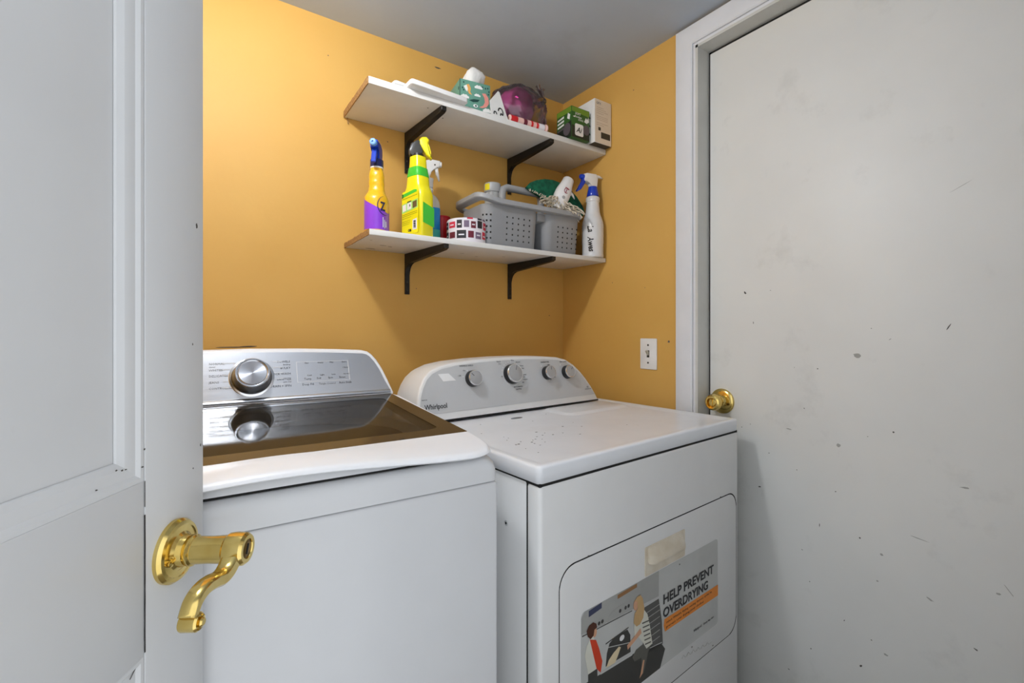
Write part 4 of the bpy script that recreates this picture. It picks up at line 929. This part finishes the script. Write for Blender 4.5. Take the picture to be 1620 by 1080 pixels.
# white folded cloth lying in the caddy behind the rim
# green pad, mop head
pad = empty('scouring_pad', (1.098, 1.310, LO_Z1 + 0.194), rot=(R(-14), R(14), R(-8)))
tag(pad, 'dark green rounded scouring pad sticking up out of the caddy', 'scouring pad')
arc = [(-0.135, 0.012), (-0.120, 0.038), (-0.095, 0.060), (-0.062, 0.080), (-0.025, 0.092), (0.015, 0.095), (0.052, 0.086), (0.085, 0.066), (0.112, 0.040), (0.130, 0.010), (0.120, -0.002), (0.060, -0.006), (0.0, -0.004), (-0.07, -0.002)]
obj('pad_face', prism(arc, -0.006, 0.006, 'y', 0.003, 2), 'green_pad', pad, smooth=40)
eb = B()
for k in range(46):
    x = -0.126 + 0.25 * k / 45; tube([(x, -0.0075 + random.uniform(-.002, .001), random.uniform(-.002, .002)), (x + random.uniform(-.008, .008), -0.010, 0.004 + random.uniform(-.002, .004))], 0.0014, 5, eb)
obj('pad_fringe', eb, 'string', pad)['kind'] = 'stuff'
mp = empty('scrub_mop', (1.072, 1.266, LO_Z1 + 0.184), rot=(R(-8), R(27), R(-14)))
tag(mp, 'white plastic mop head with cotton strings leaning in the caddy on the green pad', 'mop')
mh = obj('mop_handle', oval([(-0.03, .022, .020), (.000, .026, .023), (.028, .0295, .026), (.050, .0290, .0255), (.068, .0255, .0235), (.080, .0225, .0220), (.102, .0205, .0200), (.104, .0190, .0185), (.1042, .0150, .0145), (.094, .0135, .0130)], 30, 2.2), 'white_plastic', mp, smooth=50)
obj('handle_socket', lathe([(.0142, .0), (.0142, .004)], 24), 'grey_rim', mh, (0, 0, .094))
obj('handle_tooth', tube([(0.016, 0, 0.062), (0.036, 0, 0.060), (0.050, 0, 0.050)], [.009, .005, .0015], 10), 'white_plastic', mh)
t = B(); tube([(0.008 * math.cos(R(a)), 0.010 * math.sin(R(a)), 0) for a in range(40, 330, 15)], 0.0012, 5, t); bx(t, -.0012, .0014, -.010, .012, -.0006, .0006); bx(t, -.008, .008, .009, .0115, -.0006, .0006)
for v in t.verts: v.co = Vector((v.co.x, -0.0262 - v.co.z * .6, v.co.y + 0.042))
obj('emblem', t, 'dark_red', mh, smooth=0)
obj('handle_button', lathe([(.006, 0), (.006, .0015), (.004, .002)], 20), 'lid_silver', mh, (0, -0.0242, 0.014), (R(90), 0, 0))
sb = B()
for k in range(90):
    x = random.uniform(-0.085, 0.088); y = random.uniform(-0.036, 0.012); z = 0.010 - abs(x) * 0.12
    zz_ = 0.0 + random.uniform(-0.008, 0.022)
    tube(smooth_path([(x * 0.35, y * 0.4, zz_ + 0.004), (x * 0.7, y * 0.8, zz_ + random.uniform(0.0, 0.012)), (x, y - 0.004, zz_ - 0.004), (x * 1.05, y - 0.006 - random.uniform(0, 0.004), zz_ - 0.012)], 2), 0.0019, 5, sb)
ms = obj('mop_strings', sb, 'string', mp, (0.010, 0.004, -0.018), (0, R(-13), 0)); ms['kind'] = 'stuff'

# 4: milky bottle with blue collar, at the right end
b4 = empty('spray_bottle', (1.2315, 1.258, LO_Z1), R(168))
tag(b4, 'milky white spray bottle with blue trigger and handwriting against the right wall', 'spray bottle', 'spray bottles on the lower shelf')
obj('bottle', lathe([(.0385, 0), (.0405, .003), (.0405, .010), (.0395, .012), (.0395, .050), (.0405, .053), (.0405, .118), (.039, .132), (.034, .148), (.029, .160), (.0265, .172), (.0245, .195), (.0235, .208), (.0255, .210), (.0260, .222), (.0245, .226), (.018, .228), (.018, .236)], 36), 'milky', b4, smooth=40)
t = B(); add_text(t, 'La', 0.030, Matrix.Rotation(R(-80), 4, 'Z') @ Matrix.Translation((-0.040, 0.002, 0)), shear=0.3, xs=0.9, bold=0.0009); add_text(t, 'Awes', 0.030, Matrix.Rotation(R(-84), 4, 'Z') @ Matrix.Translation((0.002, -0.004, 0)), shear=0.2, xs=0.8, bold=0.0009)
obj('handwriting', wrap(t, .0405, .0405, R(246 - 168 - 42), 0.075, 0.0008), 'black_plastic', b4, smooth=0)
obj('collar', lathe([(.0215, 0), (.0225, .003), (.0205, .014), (.0170, .030), (.0160, .036)], 30), 'blue_plastic', b4, (0, 0, .230), smooth=30)
hd = [(-0.014, 0.0), (0.012, 0.0), (0.014, 0.014), (0.034, 0.018), (0.040, 0.022), (0.040, 0.046), (0.028, 0.050), (-0.010, 0.050), (-0.018, 0.036)]
h4 = obj('spray_head', prism(hd, -0.0105, 0.0105, 'y', 0.003, 2), 'white_plastic', b4, (0, 0, .264), smooth=50)
obj('tail_fin', prism([(-0.010, 0.050), (-0.030, 0.047), (-0.042, 0.040), (-0.040, 0.038), (-0.026, 0.040), (-0.012, 0.036)], -0.004, 0.004, 'y', 0.001, 1), 'white_plastic', h4, smooth=50)
obj('nozzle', lathe([(.0095, 0), (.0095, .010), (.0075, .016), (.003, .0165)], 20), 'blue_plastic', h4, (0.039, 0, 0.036), (0, R(90), 0), smooth=30)
obj('trigger', prism([(0.036, 0.030), (0.048, 0.028), (0.050, 0.010), (0.062, -0.008), (0.072, -0.018), (0.068, -0.022), (0.052, -0.012), (0.040, 0.006), (0.034, 0.018)], -0.006, 0.006, 'y', 0.002, 2), 'blue_plastic', h4, smooth=50)

# ================================================================== THINGS ON THE UPPER SHELF
def tray(x, y, z, w, d, h, rz, label, tilt=0):
    r_ = empty('white_tray', (x, y, z), rot=(R(tilt), 0, R(rz))); tag(r_, label, 'tray', 'white flat trays')
    def lp(i, zz_, r): return [(a, b_, zz_) for a, b_ in rr(i, w - i, i, d - i, r, 4)]
    obj('tray_body', loft(B(), [lp(.004, 0, .006), lp(.0, .003, .008), lp(0, h - .002, .008), lp(.002, h, .008), lp(.008, h, .006), lp(.012, h - .004, .005)]), 'white_plastic', r_, smooth=40)
    return r_
tray(0.492, 1.206, UP_Z1 + 0.0005, 0.185, 0.20, 0.017, 3, 'flat white plastic tray jutting over the upper shelf edge, lowest of its pile')
tray(0.466, 1.262, UP_Z1 + 0.018, 0.105, 0.16, 0.012, 6, 'small white plastic tray lying on the left of the lower tray')
tray(0.578, 1.238, UP_Z1 + 0.018, 0.095, 0.15, 0.010, -4, 'small white plastic tray lying on the pile nearest the tissue box')

# tissue box
tb = empty('tissue_box', (0.680, 1.276, UP_Z1), R(-8)); tag(tb, 'teal patterned cube tissue box with a white tissue pulled up', 'tissue box')
TW, TH_ = 0.103, 0.106
obj('carton', box(0, TW, 0, TW, 0, TH_, 0.0015), 'tissue_teal', tb)
def deco(pts, m_, lay=0): obj('print_patch', patch(B(), pts, -0.0002 - 0.0002 * lay, 'y', 0.0003), m_, tb, smooth=0)
def cloud(cx, cy, s): return [(cx - 1.6 * s, cy - .5 * s), (cx - 1.7 * s, cy + .1 * s), (cx - 1.1 * s, cy + .5 * s), (cx - .6 * s, cy + .9 * s), (cx, cy + .7 * s), (cx + .6 * s, cy + .9 * s), (cx + 1.2 * s, cy + .4 * s), (cx + 1.8 * s, cy + .2 * s), (cx + 1.7 * s, cy - .5 * s)]
deco(cloud(.016, .052, .008), 'tissue_white'); deco(cloud(.062, .090, .008), 'tissue_white'); deco(cloud(.058, .064, .006), 'tissue_white'); deco(cloud(.092, .022, .009), 'tissue_white')
deco([(.020, .090), (.030, .094), (.036, .082), (.034, .070), (.040, .062), (.030, .064), (.024, .076)], 'tissue_orange'); deco([(.012, .084), (.022, .090), (.026, .078), (.024, .068), (.018, .074)], 'tissue_white', 1)
deco([(.074, .074), (.086, .076), (.096, .064), (.098, .046), (.090, .034), (.076, .028), (.064, .028), (.078, .036), (.084, .048), (.082, .062)], 'tissue_pink', 1)
deco(ell(.078, .006, .020, .011), 'tissue_white', 0); deco(ell(.080, .005, .016, .0085), 'tissue_blue', 1); deco(ell(.052, .030, .008, .005), 'tissue_white'); deco(ell(.053, .030, .003, .003), 'tissue_dark', 1)
deco([(.030, .044), (.046, .050), (.066, .052), (.060, .044), (.044, .040)], 'tissue_dark')
for k, (x, z) in enumerate([(.008, .078), (.012, .096), (.086, .092), (.094, .094), (.098, .084), (.076, .094), (.030, .020), (.014, .030), (.012, .072), (.040, .016), (.096, .075)]): deco(ell(x, z, .0022, .003, 8), 'tissue_dark', 1)
for k in range(9): obj('side_print', patch(B(), ell(0.012 + 0.012 * (k % 4) * 2, 0.02 + 0.03 * (k // 3), .004, .006, 8), -0.0002, 'x', 0.0003), 'tissue_dark', tb, smooth=0)
obj('edge_print', box(-0.0004, 0.001, -0.0004, 0.002, 0.002, TH_ - .001), 'tissue_dark', tb, smooth=0)
# pulled tissue: a folded sheet
loops = []
for i, (z, rx, ry, ox) in enumerate([(TH_ - .002, .024, .010, .004), (TH_ + .006, .027, .014, .006), (TH_ + .024, .033, .020, .008), (TH_ + .042, .032, .020, .013), (TH_ + .054, .026, .016, .012), (TH_ + .062, .013, .008, .010)]):
    l_ = []
    for k in range(24):
        a = 2 * math.pi * k / 24; f = 1 + 0.16 * math.sin(3 * a + i * 0.6) + 0.08 * math.sin(7 * a + i)
        l_.append((TW / 2 + ox + rx * f * math.cos(a), TW / 2 - 0.01 + ry * f * math.sin(a), z + 0.004 * math.sin(2 * a + i)))
    loops.append(l_)
obj('tissue', loft(B(), loops), 'tissue_white', tb, smooth=50)

# tied plastic bag with something pink in it
bg = empty('plastic_bag', (0.948, 1.348, UP_Z1)); tag(bg, 'tied smoky grey plastic bag bulging on the upper shelf', 'bag')
def blob(rx, ry, rz, cz, wr, seed, us_=48, vs_=30, flat=0.0):
    bm = B(); bmesh.ops.create_uvsphere(bm, u_segments=us_, v_segments=vs_, radius=1.0)
    for v in bm.verts:
        n_ = v.co.normalized(); f = 1 + wr * (noise.noise(n_ * 2.3 + Vector((seed, 0, 0)))) + wr * 0.6 * abs(noise.noise(n_ * 6 + Vector((0, seed, 0))))
        p = Vector((n_.x * rx * f, n_.y * ry * f, cz + n_.z * rz * f))
        if p.z < flat: p.z = flat + (p.z - flat) * 0.05
        v.co = p
    return bm
sk = blob(.112, .088, .096, .090, 0.09, 3.1, 84, 56, flat=0.001)
KN = Vector((0.088, -0.040, 0.146))                # the skin gathers into the knot
for v in sk.verts:
    d = (v.co - KN).length
    if d < 0.095:
        w_ = (1 - d / 0.095) ** 1.6; v.co = v.co.lerp(KN, w_ * 0.85)
        a = math.atan2(v.co.z - KN.z, v.co.x - KN.x); v.co.y += 0.007 * math.sin(a * 9) * (1 - w_) * w_ * 4
ax = (KN - Vector((0, 0, 0.09))).normalized(); e1 = ax.cross(Vector((0, 0, 1))).normalized(); e2 = ax.cross(e1)
for v in sk.verts:                                 # folds running out of the knot
    r_ = v.co - KN; th = math.atan2(r_.dot(e2), r_.dot(e1)); d = r_.length
    k = 0.0042 * math.exp(-d / 0.10) * min(1.0, d / 0.02)
    v.co += (v.co - Vector((0, 0, 0.09))).normalized() * k * (math.sin(13 * th + 3 * noise.noise(v.co * 20)) + 0.5 * math.sin(23 * th + 1.0))
    if v.co.z < 0.0: v.co.z = 0.0
sk_o = obj('bag_skin', sk, 'bag', bg, smooth=180)
obj('knot', blob(.010, .010, .011, 0, .3, 8.2, 14, 10, -1), 'bag', bg, KN, smooth=180)
tl = B()
for k in range(6):
    a = k * 1.05; pts_ = smooth_path([(0, 0, 0), (-0.006 + 0.006 * math.cos(a), 0.004 * math.sin(a), 0.018), (-0.014 + 0.010 * math.cos(a), 0.006 * math.sin(a), 0.034), (-0.016 + 0.018 * math.cos(a), 0.010 * math.sin(a), 0.046 + 0.006 * math.sin(a * 2))], 3)
    tube(pts_, [.003 + .0022 * abs(math.sin(i * 0.9 + k)) for i in range(len(pts_))], 6, tl, True, 0.3)
obj('bag_ends', tl, 'bag', bg, KN)
pk = obj('pink_bundle', blob(.060, .058, .064, .098, 0.12, 5.5, 40, 26, 0.008), 'pink', None, (0.928, 1.325, UP_Z1), smooth=180)
tag(pk, 'bright pink bundle showing through the smoky plastic bag', 'bundle')

# white card with a drawn curl
cdv = empty('paper_card', (0.800, 1.236, UP_Z1), rot=(R(-8), 0, R(6))); tag(cdv, 'pointed white card with a black curl leaning between tissue box and bag', 'card')
obj('card_sheet', prism([(-0.034, 0.0), (0.036, 0.0), (0.010, 0.088), (0.004, 0.090), (-0.034, 0.045)], -0.0006, 0.0006, 'y'), 'card', cdv, smooth=0)
t = B(); tube(smooth_path([(0.004, -0.001, 0.006), (0.008, -0.001, 0.014), (0.014, -0.001, 0.010), (0.016, -0.001, 0.022), (0.010, -0.001, 0.031), (0.001, -0.001, 0.029), (-0.003, -0.001, 0.020)], 4), 0.0022, 6, t, True, 0.3)
tube(smooth_path([(-0.022, -0.001, 0.004), (-0.020, -0.001, 0.012), (-0.014, -0.001, 0.013), (-0.010, -0.001, 0.006)], 4), 0.0022, 6, t, True, 0.3)
obj('card_drawing', t, 'black_plastic', cdv)

# red and white tube lying in front of the bag
ct = empty('sweet_tube', (0.845, 1.247, UP_Z1 + 0.0125), rot=(0, 0, R(-1))); tag(ct, 'narrow red and white paper tube lying in front of the bag', 'tube')
def cyl_x(x0, x1, r): return loft(B(), [[(x, r * math.cos(R(a)), r * math.sin(R(a))) for a in range(0, 360, 15)] for x in (x0, x1)])
obj('tube_body', cyl_x(0.0, 0.150, 0.0120), 'candy_pink', ct, smooth=40)
for x0, x1, m_ in ((0.002, 0.028, 'candy_red'), (0.052, 0.066, 'wrap_maroon'), (0.082, 0.090, 'candy_red'), (0.104, 0.112, 'candy_red'), (0.116, 0.138, 'wrap_white')):
    obj('tube_band', cyl_x(x0, x1, 0.0124), m_, ct, smooth=40)
obj('tube_rim', loft(B(), [[(x, r * math.cos(R(a)), r * math.sin(R(a))) for a in range(0, 360, 15)] for x, r in ((0.144, .0120), (0.146, .0145), (0.150, .0145), (0.152, .0125))]), 'candy_pink', ct, smooth=40)

# green carton
gc = empty('green_carton', (1.088, 1.216, UP_Z1)); tag(gc, 'small dark green carton with printed discs beside the tall white box', 'box')
GW, GD, GH = 0.086, 0.080, 0.110
obj('carton', box(0, GW, 0, GD, 0, GH, 0.001), 'carton_green', gc)
def gfront(name, pts, m_, lay=0): obj(name, patch(B(), pts, -0.0001 - 0.0002 * lay, 'y', 0.0003), m_, gc, smooth=0)
def gside(name, pts, m_, lay=0): obj(name, patch(B(), pts, -0.0001 - 0.0002 * lay, 'x', 0.0003), m_, gc, smooth=0)
gfront('print_patch', [(0.002, .092), (GW - .002, .088), (GW - .002, GH - .002), (.002, GH - .002)], 'carton_lime')
gfront('print_patch', [(0.001, .002), (GW - .001, .002), (GW - .001, .030), (0.001, .045)], 'carton_dark')
gfront('print_patch', rr(0.016, 0.056, .010, .052, .006, 4), 'carton_white', 1); gfront('print_disc', ell(0.070, .038, .015, .018, 20), 'disc_grey', 1)
gfront('print_patch', [(0.006, .074), (0.016, .078), (0.015, .072)], 'carton_white', 1)
gfront('print_patch', [(0.060, .066), (0.068, .082), (0.074, .076), (0.080, .086), (0.083, .070), (0.072, .062)], 'carton_white', 1)
t = B(); add_text(t, 'Ai', 0.026, on_face(0.022, -0.0007, .022), shear=0.35, bold=0.0004); obj('lettering', t, 'carton_dark', gc, smooth=0)
t = B(); add_text(t, 'SOFT', 0.011, on_face(0.016, -0.0007, .083), shear=0.2); add_text(t, 'Eucalypt', 0.010, on_face(0.014, -0.0007, .073), shear=0.2); add_text(t, 'COOL', 0.009, on_face(0.030, -0.0007, .064), shear=0.2)
obj('lettering', t, 'carton_white', gc, smooth=0)
gside('print_patch', [(0.002, .090), (GD - .002, .090), (GD - .002, GH - .002), (.002, GH - .002)], 'carton_lime')
gside('print_patch', [(0.001, .002), (GD - .001, .002), (GD - .001, .040), (0.001, .060)], 'carton_dark')
gside('print_disc', ell(0.024, .034, .019, .022, 20), 'disc_grey', 1)
for k in range(4): gside('print_bar', [(0.040, .040 + .013 * k), (0.074, .036 + .013 * k), (0.074, .042 + .013 * k), (0.040, .047 + .013 * k)], 'carton_white' if k else 'disc_grey', 1)
gside('print_patch', [(0.006, .080), (0.018, .090), (0.022, .072), (0.010, .064)], 'carton_white', 2)

# tall white box overhanging the shelf
wbx = empty('white_carton', (1.186, 1.202, UP_Z1)); tag(wbx, 'tall narrow white carton at the right end of the upper shelf', 'box')
WBW, WBD, WBH = 0.085, 0.15, 0.158
obj('carton', box(0, WBW, 0, WBD, 0.0004, WBH, 0.001), 'carton_white', wbx)
obj('front_bounce_tint', patch(B(), rr(0.002, WBW - .0015, 0.002, WBH - .002, .001, 1), -0.0001, 'y', 0.0003), 'carton_bounce_cream', wbx, smooth=0)  # cream sheet paints the yellow bounce light onto the white carton's front
def wfr(name, pts, m_): obj(name, patch(B(), pts, -0.0006, 'y', 0.0003), m_, wbx, smooth=0)
for z in (.128, .121, .114, .107, .096, .090, .084, .072, .065): wfr('print_line', [(0.010, z), (0.066 - .01 * (z * 1000 % 3), z), (0.066 - .01 * (z * 1000 % 3), z + .0016), (0.010, z + .0016)], 'carton_line')
wfr('print_icon', rr(0.018, 0.030, .046, .058, .002, 2), 'carton_print_shade'); wfr('print_block', [(0.032, .020), (0.078, .020), (0.078, .042), (0.032, .042)], 'carton_print_shade')
t = B(); add_text(t, 'GPX', 0.012, on_face(0.008, -0.0008, .140)); obj('lettering', t, 'print_grey', wbx, smooth=0)
obj('bottom_shade', box(0.001, WBW - .001, 0.001, WBD - .001, 0.0, 0.0006), 'carton_print_shade', wbx, smooth=0)  # thin dark sheet paints the shade on the overhanging underside
for k in range(3):
    t = B(); patch(t, [(0.02, .03 + .03 * k), (0.035, .035 + .03 * k), (0.04, .055 + .03 * k), (0.028, .045 + .03 * k)], -0.0003, 'x', 0.0003)
    obj('side_print', t, 'print_dark', wbx, smooth=0)
